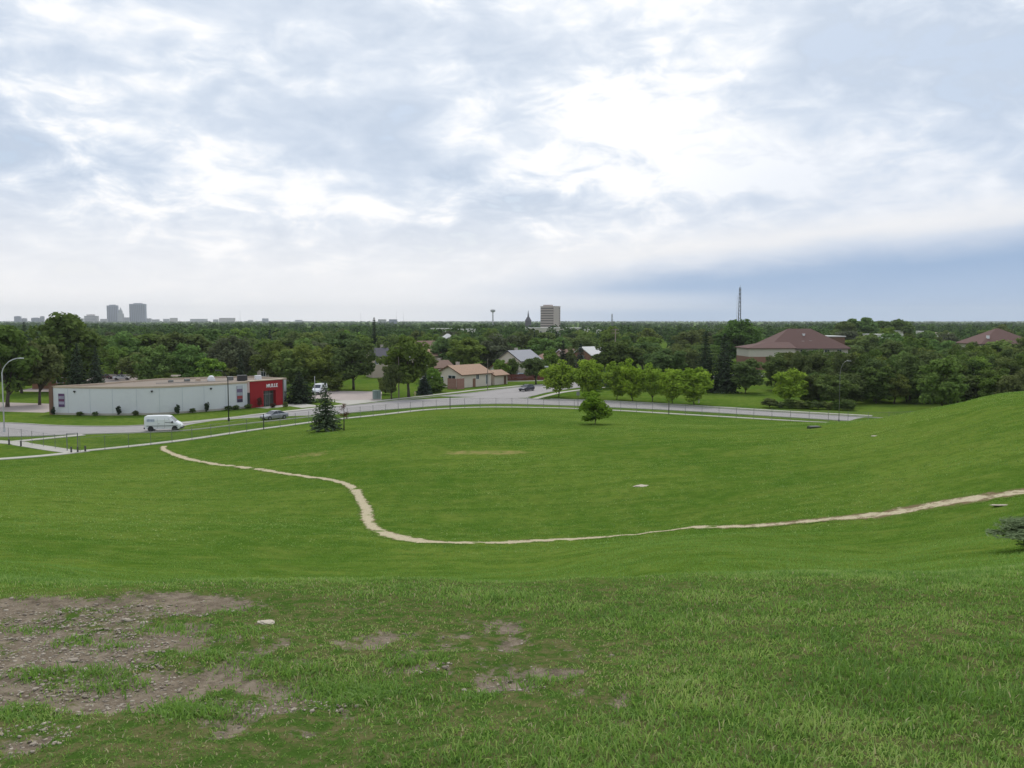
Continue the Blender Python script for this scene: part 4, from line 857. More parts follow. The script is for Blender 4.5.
for k in range(3): window(e,(1.6+k*2.4,-.003,4.2),0,1.1,1.2); window(e,(1.6+k*2.4,-.003,1.4),0,1.1,1.2)
house('house',(-115,212),12,9,8,5.0,2.0,mat('orange_brick',(.26,.14,.085),.9,.15,3),R_BR,'orange brick house hidden behind the elms at the left',wins=[('f',2.5,1.4,1.4,1.2),('f',6.2,1.4,1.4,1.2)])
# schools with hipped brown roofs
MAROON=mat('maroon_roof',(.125,.072,.062),.95,.15,1.2,dirt=((.11,.065,.06),.4)); BLOCK=mat('pale_block',(.50,.46,.40),.9,.07,1.)
s1=house('school',(87,300),2,27,19,7.4,5.9,BLOCK,MAROON,'large building with maroon hipped roof and pale upper wall','building',wins=[('f',3+4.2*k,5.2,1.5,1.2) for k in range(6)],hip=True,oh=1.1,lower=(4.6,BRICK))
MB().box(-8.5,7,-5,9,-.2,7.0).obj('wing_wall',BLOCK,s1); MB().box(-8.55,7.05,-5.05,9.05,-.2,4.3).obj('wing_lower_wall',BRICK,s1)
MB().loft([[(-9.2,-5.7,7.0),(7.4,-5.7,7.0),(7.4,9.6,7.0),(-9.2,9.6,7.0)],[(-9.2,-5.7,7.2),(7.4,-5.7,7.2),(7.4,9.6,7.2),(-9.2,9.6,7.2)],[(-1,1.5,9.0),(7.3,1.5,9.0),(7.3,2.5,9.0),(-1,2.5,9.0)]]).obj('wing_roof',MAROON,s1)
for x,y,z,h in ((13.8,6,9.4,2.2),(12.5,3.2,7.8,1.4),(15.2,3.4,8.0,1.3)): MB().box(x-.35,x+.35,y-.35,y+.35,z-.6,z+h).box(x-.45,x+.45,y-.45,y+.45,z+h,z+h+.15).obj('roof_vent',WHITEPAINT,s1)
s2=house('school',(159.0,300),-2,18,17,8.8,4.6,BLOCK,MAROON,'building with maroon hipped roof at the far right above the thicket','building',wins=[('f',3+4.2*k,5.6,1.5,1.2) for k in range(3)],hip=True,oh=1.0,lower=(4.6,BRICK))
MB().box(2.6,3.4,2.2,3.0,8.2,11.2).obj('roof_vent',WHITEPAINT,s2)
for x in (5.0,6.2,7.4): MB().add([(x,1.6,9.55),(x+.35,1.6,9.55),(x+1.6+.35,6.6,12.25),(x+1.6,6.6,12.25),(x,1.6,9.68),(x+.35,1.6,9.68),(x+1.95,6.6,12.38),(x+1.6,6.6,12.38)],[(0,1,2,3),(4,5,6,7),(0,1,5,4),(2,3,7,6),(0,3,7,4),(1,2,6,5)]).obj('roof_seam',mat('pale_maroon',(.27,.17,.15),.9),s2)
def shed(x,y,w_,d_,h,rz,label,wm=None,roofm=None,name='warehouse'):
    e=empty(name,(x,y,0),R(rz)); tag(e,label,'building'); MB().box(0,w_,0,d_,-.2,h).obj('wall',wm or WHITES,e); MB().box(-.3,w_+.3,-.3,d_+.3,h,h+.35).obj('roof',roofm or R_WH,e)
    k=int(w_//6)
    for q in range(k): window(e,(3+q*6,-.003,h*.45),0,2.0,1.4)
    return e
shed(115,330,9,12,10.2,4,'white flat roofed building at the right end of the maroon hipped roof',wm=BROWN)
shed(172,420,14,16,9.4,0,'long white roof showing just right of the maroon hipped roof')
shed(196,470,11,14,10.6,0,'small white roofed shed right of the long white roof')
shed(228,520,15,16,9.6,0,'white shed among treetops left of the far right maroon roof')
shed(240,500,6,14,9.0,0,'tan roofed shed beside the far right maroon roof',roofm=TAN)
shed(14,900,78,30,8.2,0,'long low pale building on the far plain below the office tower',wm=BLOCK)
shed(-70,760,22,20,9.0,0,'pale far roof in the trees at centre left')
shed(-39,640,12,15,9.6,0,'white far roof behind the pyramid roofed house')
shed(58,700,22,18,8.5,0,'pale grey far roof right of the office tower')
# red-brown board fence along the side street and a short pink one by the bungalow
def board_fence(name,P,h,m,label,step=.32):
    e=empty(name,(*P[0],0)); tag(e,label,'fence'); o=Vector(P[0])
    for a in range(len(P)-1):
        p=Vector(P[a])-o; q=Vector(P[a+1])-o; t=(q-p).normalized(); L=(q-p).length; rz=math.atan2(t.y,t.x); mb=MB(); k=int(L/step); r_=random.Random(a)
        for i in range(k): mb.box(i*step,i*step+step*.88,-.02+r_.uniform(-.008,.008),.02,.05,h+r_.uniform(-.04,.04))
        mb.obj('boards',m,e,loc=(p.x,p.y,0),rz=rz)
        for zz in (.4,h-.35): MB().box(0,L,.021,.09,zz,zz+.1).obj('rail',m,e,loc=(p.x,p.y,0),rz=rz)
        for i in range(int(L/2.6)+1): MB().box(i*2.6,i*2.6+.1,.092,.19,-.2,h+.08).obj('post',m,e,loc=(p.x,p.y,0),rz=rz)
    return e
board_fence('board_fence',[(-2.6,239.6),(7,242),(16.4,250.0)],1.75,mat('red_brown_boards',(.16,.055,.045),.85,.2,3),'dark red brown board fence in front of the cream house')
board_fence('board_fence',[(-15.4,211.3),(-13.0,209.9),(-11.4,211.9)],2.6,mat('pink_brown_boards',(.33,.18,.15),.85,.2,3),'short pinkish board fence at the corner of the pink bungalow')
# ------------------------------------------------------------------ chain-link fence
def chain_fence(P,label,h=1.8,sp=3.):
    C=resample(P,.5); cum=[0]
    for a in range(len(C)-1): cum.append(cum[-1]+(C[a+1]-C[a]).length)
    L=cum[-1]; k=int(L/sp); xs=np.array([c.x for c in C]);ys=np.array([c.y for c in C]); cum=np.array(cum)
    at=lambda s:(float(np.interp(s,cum,xs)),float(np.interp(s,cum,ys)))
    o=at(0); e=empty('chain_link_fence',(o[0],o[1],0)); tag(e,label,'fence')
    pm=MB().tube([(0,0,-.3),(0,0,h+.04)],.032,6).tube([(0,0,h+.04),(0,0,h+.09)],[.05,.02],6).mesh('post',STEEL)
    pd=MB().tube([(0,0,-.3),(0,0,h+.5)],.07,6).mesh('post',DARKMETAL)
    top=[];V=[];F=[]
    for i in range(k+1):
        x,y=at(i*L/k); z=hz(x,y); q=bpy.data.objects.new('post',pd if i%14==9 else pm); q.location=(x-o[0],y-o[1],z); link(q,e); top.append((x-o[0],y-o[1],z+h))
    MB().tube(top,.013,5).obj('top_rail',STEEL,e)
    # woven wire: two sets of slanting wires
    pit=.10; m_=int((L+h)/pit)
    for sg in (0,1):
        for i in range(m_):
            s0=i*pit-(h if sg else 0); s1=s0+(h if True else 0)
            if sg: a0,a1,z0,z1=s0,s1,h,.05
            else: a0,a1,z0,z1=s0-h,s0,.05,h
            if a0<0 or a1>L: continue
            xa,ya=at(a0); xb,yb=at(a1); za,zb=hz(xa,ya)+z0,hz(xb,yb)+z1; b0=len(V); wv=.0028
            dx,dy=(xb-xa)/h*wv,(yb-ya)/h*wv
            V+=[(xa-dx-o[0],ya-dy-o[1],za),(xa+dx-o[0],ya+dy-o[1],za),(xb+dx-o[0],yb+dy-o[1],zb),(xb-dx-o[0],yb-dy-o[1],zb)]; F.append((b0,b0+1,b0+2,b0+3))
    w_=bpy.data.objects.new('wire_mesh',fast_mesh('wire_mesh',np.array(V),np.array(F),STEEL)); link(w_,e); w_['kind']='stuff'
    return e
chain_fence([p for p in offset(FIELDWALK,-1.05)],'long grey chain link fence between field and road')
chain_fence([(-56.2,111.2),(-64.9,117.6),(-70,120.6),(-95,128.4)],'short grey chain link fence along the walk at the left')
ge=empty('gate_frame',(-55.9,110.6,0)); tag(ge,'grey steel gate posts where the left walks meet','gate')
for dx,dy in ((0,0),(1.0,.7)): MB().tube([(dx,dy,-.3),(dx,dy,2.3)],.06,8).obj('gate_post',STEEL,ge)
MB().tube([(0,0,2.25),(1.0,.7,2.25)],.04,6).obj('cross_bar',STEEL,ge)
for k,(x,y,lab) in enumerate([(-54.4,108.6,'dark bollard at the fence gate, left one of three'),(-53.7,108.8,'dark bollard at the fence gate, middle one of three'),(-53.1,109.5,'dark bollard at the fence gate, right one of three'),(-66.6,116.6,'dark bollard on the left walk, nearer the picture edge'),(-64.2,115.1,'dark bollard on the left walk, nearer the gate')]):
    z=hz(x,y); o=MB().tube([(0,0,-.3),(0,0,.72),(0,0,.78)],[.11,.11,.05],10).obj('bollard',mat('bollard_grey',(.09,.085,.08),.7),loc=(x,y,z)); tag(o,lab,'bollard','bollards on the left walks')
# ------------------------------------------------------------------ lamp posts, poles and signs
def lamp_post(x,y,h,arm,ang,m,label,r_=.10):
    e=empty('street_lamp',(x,y,hz(x,y))); tag(e,label,'street lamp'); ca,sa=math.cos(ang),math.sin(ang)
    MB().tube([(0,0,-.3),(0,0,.5)],.17,10).obj('base',m,e)
    MB().tube([(0,0,.45),(0,0,h*.8)]+[(ca*arm*t**1.6,sa*arm*t**1.6,h*.8+h*.2*math.sin(t*1.45)) for t in (.2,.4,.6,.8,1)],[r_,r_*.8]+[r_*.65]*5,8).obj('pole',m,e,True)
    hx,hy,hz_=ca*arm,sa*arm,h*.8+h*.2*math.sin(1.45)
    o=MB().loft([[(-.05,-.08,.05),(-.05,.08,.05),(-.05,.08,-.03),(-.05,-.08,-.03)],[(.25,-.18,.10),(.25,.18,.10),(.25,.18,-.08),(.25,-.18,-.08)],[(.75,-.14,.07),(.75,.14,.07),(.75,.14,-.07),(.75,-.14,-.07)]]).obj('lamp_head',m,e,loc=(hx,hy,hz_),rz=ang); MB().box(.2,.65,-.1,.1,-.12,-.082).obj('lens',GLASS,o)
lamp_post(-75.0,130.2,10.9,2.3,R(8),mat('pale_grey_pole',(.50,.52,.52),.5,.05),'pale grey lamp post with curved arm at the left edge')
lamp_post(-46.3,144.2,8.3,1.2,R(200),DARKMETAL,'dark slim lamp post in front of the white building')
lamp_post(52.4,141.4,9.9,1.1,R(10),STEEL,'grey lamp post in front of the right hand thicket',r_=.055)
def pole(name,x,y,h,r_,m,label,cat='pole',arms=0,head=None):
    e=empty(name,(x,y,hz(x,y))); tag(e,label,cat); MB().tube([(0,0,-.4),(0,0,h)],[r_,r_*.7],8).obj('pole',m,e)
    for k in range(arms): MB().box(-1.1,1.1,-.06,.06,h-.5-.9*k,h-.36-.9*k).obj('cross_arm',m,e)
    if arms:
        for k in (-.95,-.4,.4,.95): MB().tube([(k,0,h-.36),(k,0,h-.16)],.05,6).obj('insulator',STEEL,e)
    if head: MB().box(-head[0]/2,head[0]/2,-r_-.03,-r_-.005,h-head[1],h).obj('sign_plate',head[2],e)
    return e
WOOD=mat('weathered_wood',(.20,.17,.14),.9,.2,3)
pole('utility_pole',-24.0,187.5,11.0,.13,WOOD,'tall wooden pole in front of the large dark tree','utility pole',arms=1)
pole('utility_pole',-5.7,207.5,7.5,.09,WOOD,'slim wooden pole in front of the pink bungalow','utility pole')
pole('utility_pole',30.5,262,14.0,.16,mat('pale_wood_pole',(.36,.29,.23),.9),'pale wooden utility pole with cross arms above the street row','utility pole',arms=2)
pole('sign_post',12.5,167.3,3.0,.045,DARKMETAL,'dark sign post at the fence below the second lime green tree','sign',head=(.6,.75,STEEL))
pole('sign_post',-39.8,178.5,5.2,.09,mat('white_post',(.6,.6,.58),.6),'pale post beside the broad dark spruce at the parking lot','post')
pole('sign_post',8.2,210.2,5.6,.05,STEEL,'thin street sign post beside the dark car','sign',head=(.9,.3,mat('sign_pale',(.6,.62,.62),.5)))
pole('sign_post',.2,180.4,2.6,.045,DARKMETAL,'short sign post at the road corner by the fence','sign',head=(.6,.7,DARKMETAL)) if False else None
def hydrant(x,y,col,label,h=.9):
    e=empty('fire_hydrant',(x,y,hz(x,y))); tag(e,label,'hydrant'); m=mat('hydrant_'+str(int(col[0]*100)),col,.5)
    MB().tube([(0,0,-.1),(0,0,h*.75),(0,0,h*.9),(0,0,h)],[.16,.15,.12,.03],10).obj('barrel',m,e)
    MB().tube([(-.26,0,h*.6),(.26,0,h*.6)],.07,8).obj('outlet',m,e); MB().tube([(0,0,h),(0,0,h+.08)],.04,6).obj('cap_nut',m,e)
hydrant(-21.2,193.2,(.62,.55,.30),'pale yellow hydrant on the verge before the large dark tree')
hydrant(37.2,176,(.66,.62,.5),'pale hydrant at the foot of the widest lime green tree',1.2)
ub=empty('utility_box',(-28.2,184.2,0),.5); tag(ub,'green grey utility cabinet beside the parking lot','cabinet'); MB().box(-.75,.75,-.5,.5,.12,1.9).obj('cabinet',mat('cabinet_green',(.20,.26,.24),.6),ub,bevel=.04); MB().box(-.9,.9,-.65,.65,-.1,.12).obj('plinth',CONC,ub); MB().box(-.02,.02,-.52,-.5,.3,1.75).obj('door_gap',DARKMETAL,ub)
hb=empty('utility_hatch',(33.1,96.5,hz(33.1,96.5))); tag(hb,'dark low drain box in the grass at the right of the field','drain'); MB().box(-.65,.65,-.5,.5,-.2,.16).obj('frame',mat('mossy_concrete',(.045,.06,.03),.95,.3,4),hb,rz=.1,bevel=.05); MB().box(-.55,.55,-.38,.38,.162,.2).obj('grate',DARKMETAL,hb,rz=.1)
# ------------------------------------------------------------------ vehicles
RUBBER=mat('tyre_rubber',(.02,.02,.02),.85,.1,8); RIM=mat('wheel_rim',(.32,.32,.33),.35,.05,8,metal=.7)
LAMPG=mat('headlamp_glass',(.55,.57,.58),.15,.05,spec=.6); LAMPR=mat('tail_lamp',(.30,.015,.015),.2,.05,spec=.6)
def wheels(e,xs,tw,r_):
    for x in xs:
        for s in (-1,1):
            w_=MB().tube([(0,-.11,0),(0,-.08,0),(0,.08,0),(0,.11,0)],[r_*.86,r_,r_,r_*.86],16).obj('wheel',RUBBER,e,loc=(x,s*tw,r_)); MB().tube([(0,s*.06,0),(0,s*.125,0)],[r_*.6,r_*.52],12).obj('rim',RIM,w_)
def sec(x,zl,zm,zt,wl,wm,wt): return [(x,-wl,zl),(x,-wm,zm),(x,-wm,(zm*.45+zt*.55)),(x,-wt,zt),(x,wt,zt),(x,wm,(zm*.45+zt*.55)),(x,wm,zm),(x,wl,zl)]
def van(loc,rz,label,logo=False):
    e=empty('van',loc,R(rz)); tag(e,label,'van'); paint=mat('van_white',(.74,.75,.77),.3,.02,1.,spec=.5,dirt=((.60,.60,.60),.15))
    S=[(-2.62,.50,1.1,2.12,.86,.93,.78),(-2.52,.38,1.0,2.27,.90,.97,.84),(-1.0,.36,1.0,2.31,.90,.98,.85),(.6,.36,1.0,2.30,.90,.98,.84),(1.0,.36,1.0,2.20,.90,.98,.80),(1.35,.36,.98,1.88,.90,.98,.80),(1.75,.36,.95,1.45,.90,.97,.84),(2.2,.36,.80,1.22,.88,.93,.78),(2.5,.40,.70,1.00,.82,.86,.70),(2.62,.46,.62,.82,.70,.74,.60)]
    bo=MB().loft([sec(*q) for q in S]).obj('body',paint,e,True,bevel=0)
    for p_ in bo.data.polygons: p_.use_smooth=False
    for s in (-1,1):
        ys=.985*s
        g=[(.30,1.30),(1.36,1.22),(1.30,1.42),(.92,1.86),(.40,1.90)]
        yo=lambda z: s*(.990-max(0,(z-1.6))*.22)
        m2=MB(); m2.add([(x,yo(z),z) for x,z in g]+[(x,yo(z)-s*.05,z) for x,z in g],[(0,1,2,3,4),(9,8,7,6,5)]+[(i,(i+1)%5,5+(i+1)%5,5+i) for i in range(5)]); m2.obj('side_window',GLASS,e)
        MB().box(-2.3,2.1,ys-.012,ys+.012,.80,.88).obj('side_moulding',mat('grey_plastic',(.10,.10,.10),.6),e)
        MB().box(1.28,1.46,s*1.0-.02 if s>0 else -1.17,1.17 if s>0 else -.98,1.28,1.52).obj('mirror',DARKMETAL,e)
        MB().box(2.28,2.5,s*.68-.13,s*.68+.13,.86,1.06).obj('headlight',LAMPG,e); MB().box(-2.66,-2.56,s*.85-.07,s*.85+.07,1.0,1.7).obj('tail_light',LAMPR,e)
        for x in (.25,-.75): MB().box(x-.008,x+.008,s*.983-.006,s*.983+.006,.5,1.95).obj('door_seam',mat('grey_plastic',(.1,.1,.1)),e)
        MB().box(-.62,-.46,s*.985-.02,s*.985+.02,1.12,1.18).obj('door_handle',mat('grey_plastic',(.1,.1,.1)),e)
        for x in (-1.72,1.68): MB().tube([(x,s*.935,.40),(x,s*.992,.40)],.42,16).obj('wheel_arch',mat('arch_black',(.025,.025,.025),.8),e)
    MB().add([(1.07,-.74,2.16),(1.07,.74,2.16),(1.78,.80,1.47),(1.78,-.80,1.47),(1.03,-.74,2.12),(1.03,.74,2.12),(1.74,.80,1.43),(1.74,-.80,1.43)],[(0,1,2,3),(7,6,5,4),(0,3,7,4),(1,2,6,5),(0,1,5,4),(2,3,7,6)]).obj('windscreen',GLASS,e)
    MB().box(2.30,2.72,-.86,.86,.34,.62).obj('bumper',mat('bumper_black',(.035,.035,.035),.6),e,bevel=.06); MB().box(-2.74,-2.5,-.9,.9,.38,.62).obj('bumper',mat('bumper_black',(.035,.035,.035),.6),e,bevel=.05)
    wheels(e,(-1.72,1.68),.86,.35)
    if logo:
        lo=MB().box(-2.25,-1.15,-1.0,-.99,1.42,1.90).obj('side_lettering',mat('logo_pale',(.56,.60,.70),.5,.05),e)
        r_=random.Random(3); x=-2.2
        while x<-1.25: w_=r_.uniform(.07,.16); MB().box(x,x+w_,-1.006,-1.001,1.50+r_.uniform(0,.03),1.84-r_.uniform(0,.08)).obj('letter',mat('logo_grey',(.30,.33,.42),.5),lo); x+=w_+.05
    return e
van((-51.9,131.6,.007),9,'white delivery van driving on the road before the white building',True)
def car(loc,rz,label,col,name='car',cat='car',L=4.6,W=1.78,H=1.44,hatch=False,z=0.):
    e=empty(name,loc,R(rz)); tag(e,label,cat); k=L/4.6; paint=mat('paint_%02d%02d%02d'%tuple(int(c*99) for c in col),col,.28,.03,1.,spec=.55,metal=.15); w=W/2
    S=[(-2.3,.42,.62,.86,.70,.78,.66),(-2.18,.30,.62,.98,.80,.86,.74),(-1.4,.26,.62,1.00,.84,.89,.78),(0,.25,.62,.97,.84,.89,.80),(.95,.25,.62,.95,.84,.89,.79),(1.75,.26,.60,.84,.82,.87,.72),(2.15,.30,.56,.72,.76,.82,.62),(2.3,.38,.52,.60,.62,.68,.52)]
    MB().loft([sec(x*k,zl,zm,zt,a*w/.89,b_*w/.89,c*w/.89) for x,zl,zm,zt,a,b_,c in S]).obj('body',paint,e,False,bevel=.03)
    rb=-2.12 if hatch else -1.75; rt=-1.55 if hatch else -.95
    gh=[(rb*k,.96,.76),(rt*k,H-.05,.60),(-.2*k,H-.02,.62),(.30*k,H-.06,.60),(1.08*k,.94,.76)]
    secs=[[(x,-wz*w/.89,z),(x,wz*w/.89,z)] for x,z,wz in gh]
    m2=MB(); vs=[]; 
    for x,z,wz in gh: vs+=[(x,-wz*w/.89,z),(x,wz*w/.89,z)]
    m2.add(vs,[(0,2,4,6,8),(9,7,5,3,1),(0,1,3,2),(2,3,5,4),(4,5,7,6),(6,7,9,8),(8,9,1,0)]); m2.obj('window_glass',GLASS,e)
    MB().loft([[(x,-ww*w/.89,z),(x,ww*w/.89,z),(x,ww*w/.89*.97,z+.035),(x,-ww*w/.89*.97,z+.035)] for x,z,ww in ((rt*k-.06,H-.055,.615),(-.2*k,H-.02,.63),(.30*k+.05,H-.065,.615))]).obj('roof',paint,e)
    for s in (-1,1):
        for (xa,za,wa),(xb,zb,wb) in ((gh[0],gh[1]),(gh[4],gh[3]),((-.25*k,.95,.80),(-.25*k,H-.03,.64))):
            MB().tube([(xa,s*(wa+.012)*w/.89,za),(xb,s*(wb+.012)*w/.89,zb)],.04,5).obj('pillar',paint,e)
        MB().box(2.08*k,2.27*k,s*.56*w/.89-.14,s*.56*w/.89+.14,.58,.72).obj('headlight',LAMPG,e); MB().box(-2.33*k,-2.2*k,s*.62*w/.89-.13,s*.62*w/.89+.13,.68,.86).obj('tail_light',LAMPR,e)
        MB().box(.72*k,.90*k,s*w+(-.02 if s>0 else -.14),s*w+(.14 if s>0 else .02),.92,1.05).obj('mirror',paint,e)
        for x in (-.2,.75,-1.15): MB().box(x*k-.006,x*k+.006,s*w-.004,s*w+.004,.35,.90).obj('door_seam',mat('grey_plastic',(.1,.1,.1)),e)
        for x in (-.45,.5): MB().box(x*k-.16,x*k,s*w-.006,s*w+.014,.78,.82).obj('door_handle',mat('grey_plastic',(.1,.1,.1)),e)
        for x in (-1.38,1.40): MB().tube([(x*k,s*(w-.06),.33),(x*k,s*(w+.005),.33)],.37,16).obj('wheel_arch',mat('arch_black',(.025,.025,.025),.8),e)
    MB().box(2.12*k,2.36*k,-.66*w/.89,.66*w/.89,.30,.50).obj('bumper',mat('bumper_black',(.035,.035,.035),.6),e,bevel=.05); MB().box(-2.36*k,-2.15*k,-.7*w/.89,.7*w/.89,.32,.52).obj('bumper',mat('bumper_black',(.035,.035,.035),.6),e,bevel=.05)
    wheels(e,(-1.38*k,1.40*k),w-.09,.315); return e
car((-39.6,146.9,.007),229,'silver grey sedan on the road below the red entrance',(.30,.30,.34))
car((3.4,206.2,.007),232,'dark blue car turning out of the side street',(.035,.04,.06),hatch=True,L=4.3,H=1.5)
car((-107.5,244,.011),12,'white car parked behind the white building, left of the pair',(.70,.70,.72))
car((-104.2,252,.011),10,'pale silver car parked behind the white building, right of the pair',(.58,.60,.62),hatch=True)
car((-114.0,248,.011),8,'dark maroon car parked behind the white building near the spruces',(.10,.04,.05))
van((-43.0,197.5,.011),262,'white van parked nose out beside the broad dark spruce')
car((2.0,243.5,0.0),200,'pale blue car parked behind the red brown fence',(.36,.50,.62),hatch=True,H=1.9,L=4.4)
car((21.5,225.5,.007),50,'silver car parked on the side street behind the lime trees',(.50,.50,.50))
# sparse grey-green bush on the slope at the right edge
gb_=tree('scrub',11.6,19.0,.62,2.1,leafmat('scrub_grey_green',(.12,.165,.08),(.22,.28,.14),hue=.005,vv=.05),'grey green scrubby bush on the slope at the right edge',None,name='scrub_bush')

# ------------------------------------------------------------------ far skyline
CT=mat('tower_blue_grey',(.19,.21,.27),.6,.08,.02); CT2=mat('tower_grey',(.33,.33,.34),.7,.08,.02); CT3=mat('tower_beige',(.42,.38,.36),.8,.06,.02); WB=mat('dark_window_band',(.07,.08,.10),.2,.05,.05)
def tower(x,y,w_,d_,h,m,label,floors=0,top=None,name='tower_block',pent=True,bands='h',group=None):
    e=empty(name,(x,y,0)); tag(e,label,'building',group); MB().box(-w_/2,w_/2,0,d_,-.5,h).obj('wall',m,e)
    if pent: MB().box(-w_*.25,w_*.3,d_*.2,d_*.7,h,h+max(3,h*.05)).obj('penthouse',m,e)
    MB().box(-w_/2-.3,w_/2+.3,-.3,d_+.3,h,h+.8).obj('parapet',CT2,e)
    for k in range(floors):
        if bands=='h': z=h*(k+.75)/(floors+.5); MB().box(-w_/2+.4,w_/2-.4,-.25,-.02,z,z+h/(floors+.5)*.5).obj('window_band',WB,e)
        else: xx=-w_/2+w_*(k+.5)/floors; MB().box(xx-w_/floors*.28,xx+w_/floors*.28,-.3,-.02,h*.06,h*.94).obj('window_band',WB,e)
    return e
SKY=[
(-3560, 6400, 46.8, 41.3, 0, 4, 'blue grey slab block at the far left of the skyline', 'blocks of the far skyline'),
(-3534, 6440, 36.2, 27.0, 1, 4, 'pale block right of the far left slab on the skyline', 'blocks of the far skyline'),
(-3475, 6480, 58.3, 30.7, 0, 4, 'blue grey block left of the tallest elm on the skyline', 'blocks of the far skyline'),
(-3445, 6520, 29.3, 41.7, 1, 4, 'narrow pale block touching the tallest elm on the skyline', 'blocks of the far skyline'),
(-3186, 6560, 44.2, 27.2, 1, 0, 'low pale block right of the tallest elm on the skyline', 'blocks of the far skyline'),
(-3032, 6400, 93.6, 44.9, 2, 4, 'broad beige block on the skyline left of the downtown towers', 'blocks of the far skyline'),
(-3053, 6440, 54.3, 55.9, 2, 0, 'stepped top block above the broad beige one on the skyline', 'blocks of the far skyline'),
(-2976, 6480, 51.0, 23.4, 1, 0, 'low block at the foot of the left downtown tower', 'blocks of the far skyline'),
(-2931, 6520, 76.9, 122.1, 0, 6, 'left one of the two tall downtown towers', 'blocks of the far skyline'),
(-2900, 6560, 22.1, 86.0, 0, 3, 'lower wing of the left downtown tower', 'blocks of the far skyline'),
(-2697, 6400, 111.4, 130.9, 0, 8, 'right and widest one of the two tall downtown towers', 'blocks of the far skyline'),
(-2806, 6440, 65.1, 34.2, 1, 0, 'low pale block between the two downtown towers', 'blocks of the far skyline'),
(-2652, 6480, 43.8, 27.1, 1, 0, 'low block at the foot of the right downtown tower', 'blocks of the far skyline'),
(-2614, 6520, 51.4, 19.8, 1, 0, 'low grey block a little right of the downtown towers', 'blocks of the far skyline'),
(-2552, 6560, 44.3, 23.5, 1, 0, 'small grey block, third right of the downtown towers', 'blocks of the far skyline'),
(-2436, 6400, 50.3, 30.5, 2, 0, 'small beige block, fourth right of the downtown towers', 'blocks of the far skyline'),
(-2274, 6440, 115.8, 23.4, 1, 0, 'wide low grey block on the skyline at left centre', 'blocks of the far skyline'),
(-2160, 6480, 36.4, 19.8, 1, 0, 'small grey block left of the pale slab on the skyline', 'blocks of the far skyline'),
(-2093, 6520, 110.0, 30.8, 2, 0, 'long pale slab on the skyline left of the thin mast', 'blocks of the far skyline'),
(-1929, 6560, 36.9, 16.1, 1, 0, 'small low block right of the thin mast on the skyline', 'blocks of the far skyline'),
(-1777, 6400, 43.1, 26.9, 0, 0, 'dark pointed block on the skyline above the willows', 'blocks of the far skyline'),
(-1546, 6440, 50.7, 16.1, 1, 0, 'faint low block on the skyline above the left willow gap', 'blocks of the far skyline'),
(-526, 3600, 32.4, 18.3, 1, 0, 'faint grey block on the skyline right of the slender spruce', 'blocks of the far skyline'),
(-482, 3600, 32.4, 18.3, 0, 0, 'faint dark block on the skyline above the beige house', 'blocks of the far skyline')
]
for x,y,w_,h,mi,fl,label,group in SKY: tower(x,y,w_,w_*.3,h,(CT,CT2,CT3)[mi],label,fl,pent=fl>0,bands='v' if h>100 else 'h',group=group)
# church-like spire among the downtown towers
sp_=empty('spire_building',(-2821,6400,0)); tag(sp_,'slim stepped tower with a spire between the two downtown towers','building')
MB().box(-17,17,0,30,-.5,62).obj('wall',CT2,sp_); MB().box(-10,10,5,25,62,84).obj('upper_stage',CT2,sp_); MB().loft([[(-7,8,84),(7,8,84),(7,22,84),(-7,22,84)],[(-.5,14.5,108),(.5,14.5,108),(.5,15.5,108),(-.5,15.5,108)]]).obj('spire',CT2,sp_)
# office tower in the middle distance
of=empty('office_tower',(52.5,1330,0),R(-32)); tag(of,'pale ten storey office tower on the horizon with dark window bands','building')
OW=mat('office_pink_concrete',(.50,.42,.39),.9,.05,.05); MB().box(-11.5,11.5,0,20,-.5,36.5).obj('wall',OW,of); MB().box(-9,2,4,14,36.5,39.2).obj('penthouse',OW,of); MB().box(-11.8,11.8,-.3,20.3,36.5,37.1).obj('parapet',OW,of)
for k in range(9): z=3.2+k*3.7; MB().box(-11.0,11.0,-.3,-.02,z,z+1.9).obj('window_band',mat('office_windows',(.16,.13,.13),.3),of)
for k in range(9): z=3.2+k*3.7; MB().box(11.52,11.75,16,18.5,z,z+1.9).obj('window_band',mat('office_windows',(.16,.13,.13),.3),of)
# dark steepled building left of the office tower
st=empty('steepled_building',(27.5,1500,0)); tag(st,'dark steepled roof left of the office tower','building'); MB().box(-5,5,2,13,-.5,15).obj('wall',R_DK,st); MB().loft([[(-5.6,1.4,15),(5.6,1.4,15),(5.6,13.6,15),(-5.6,13.6,15)],[(-2,5.5,21.5),(2,5.5,21.5),(2,9.5,21.5),(-2,9.5,21.5)]]).obj('roof',R_DK,st); MB().loft([[(-1.6,6,21.5),(1.6,6,21.5),(1.6,9,21.5),(-1.6,9,21.5)],[(-.15,7.4,33),(.15,7.4,33),(.15,7.6,33),(-.15,7.6,33)]]).obj('spire',R_DK,st)
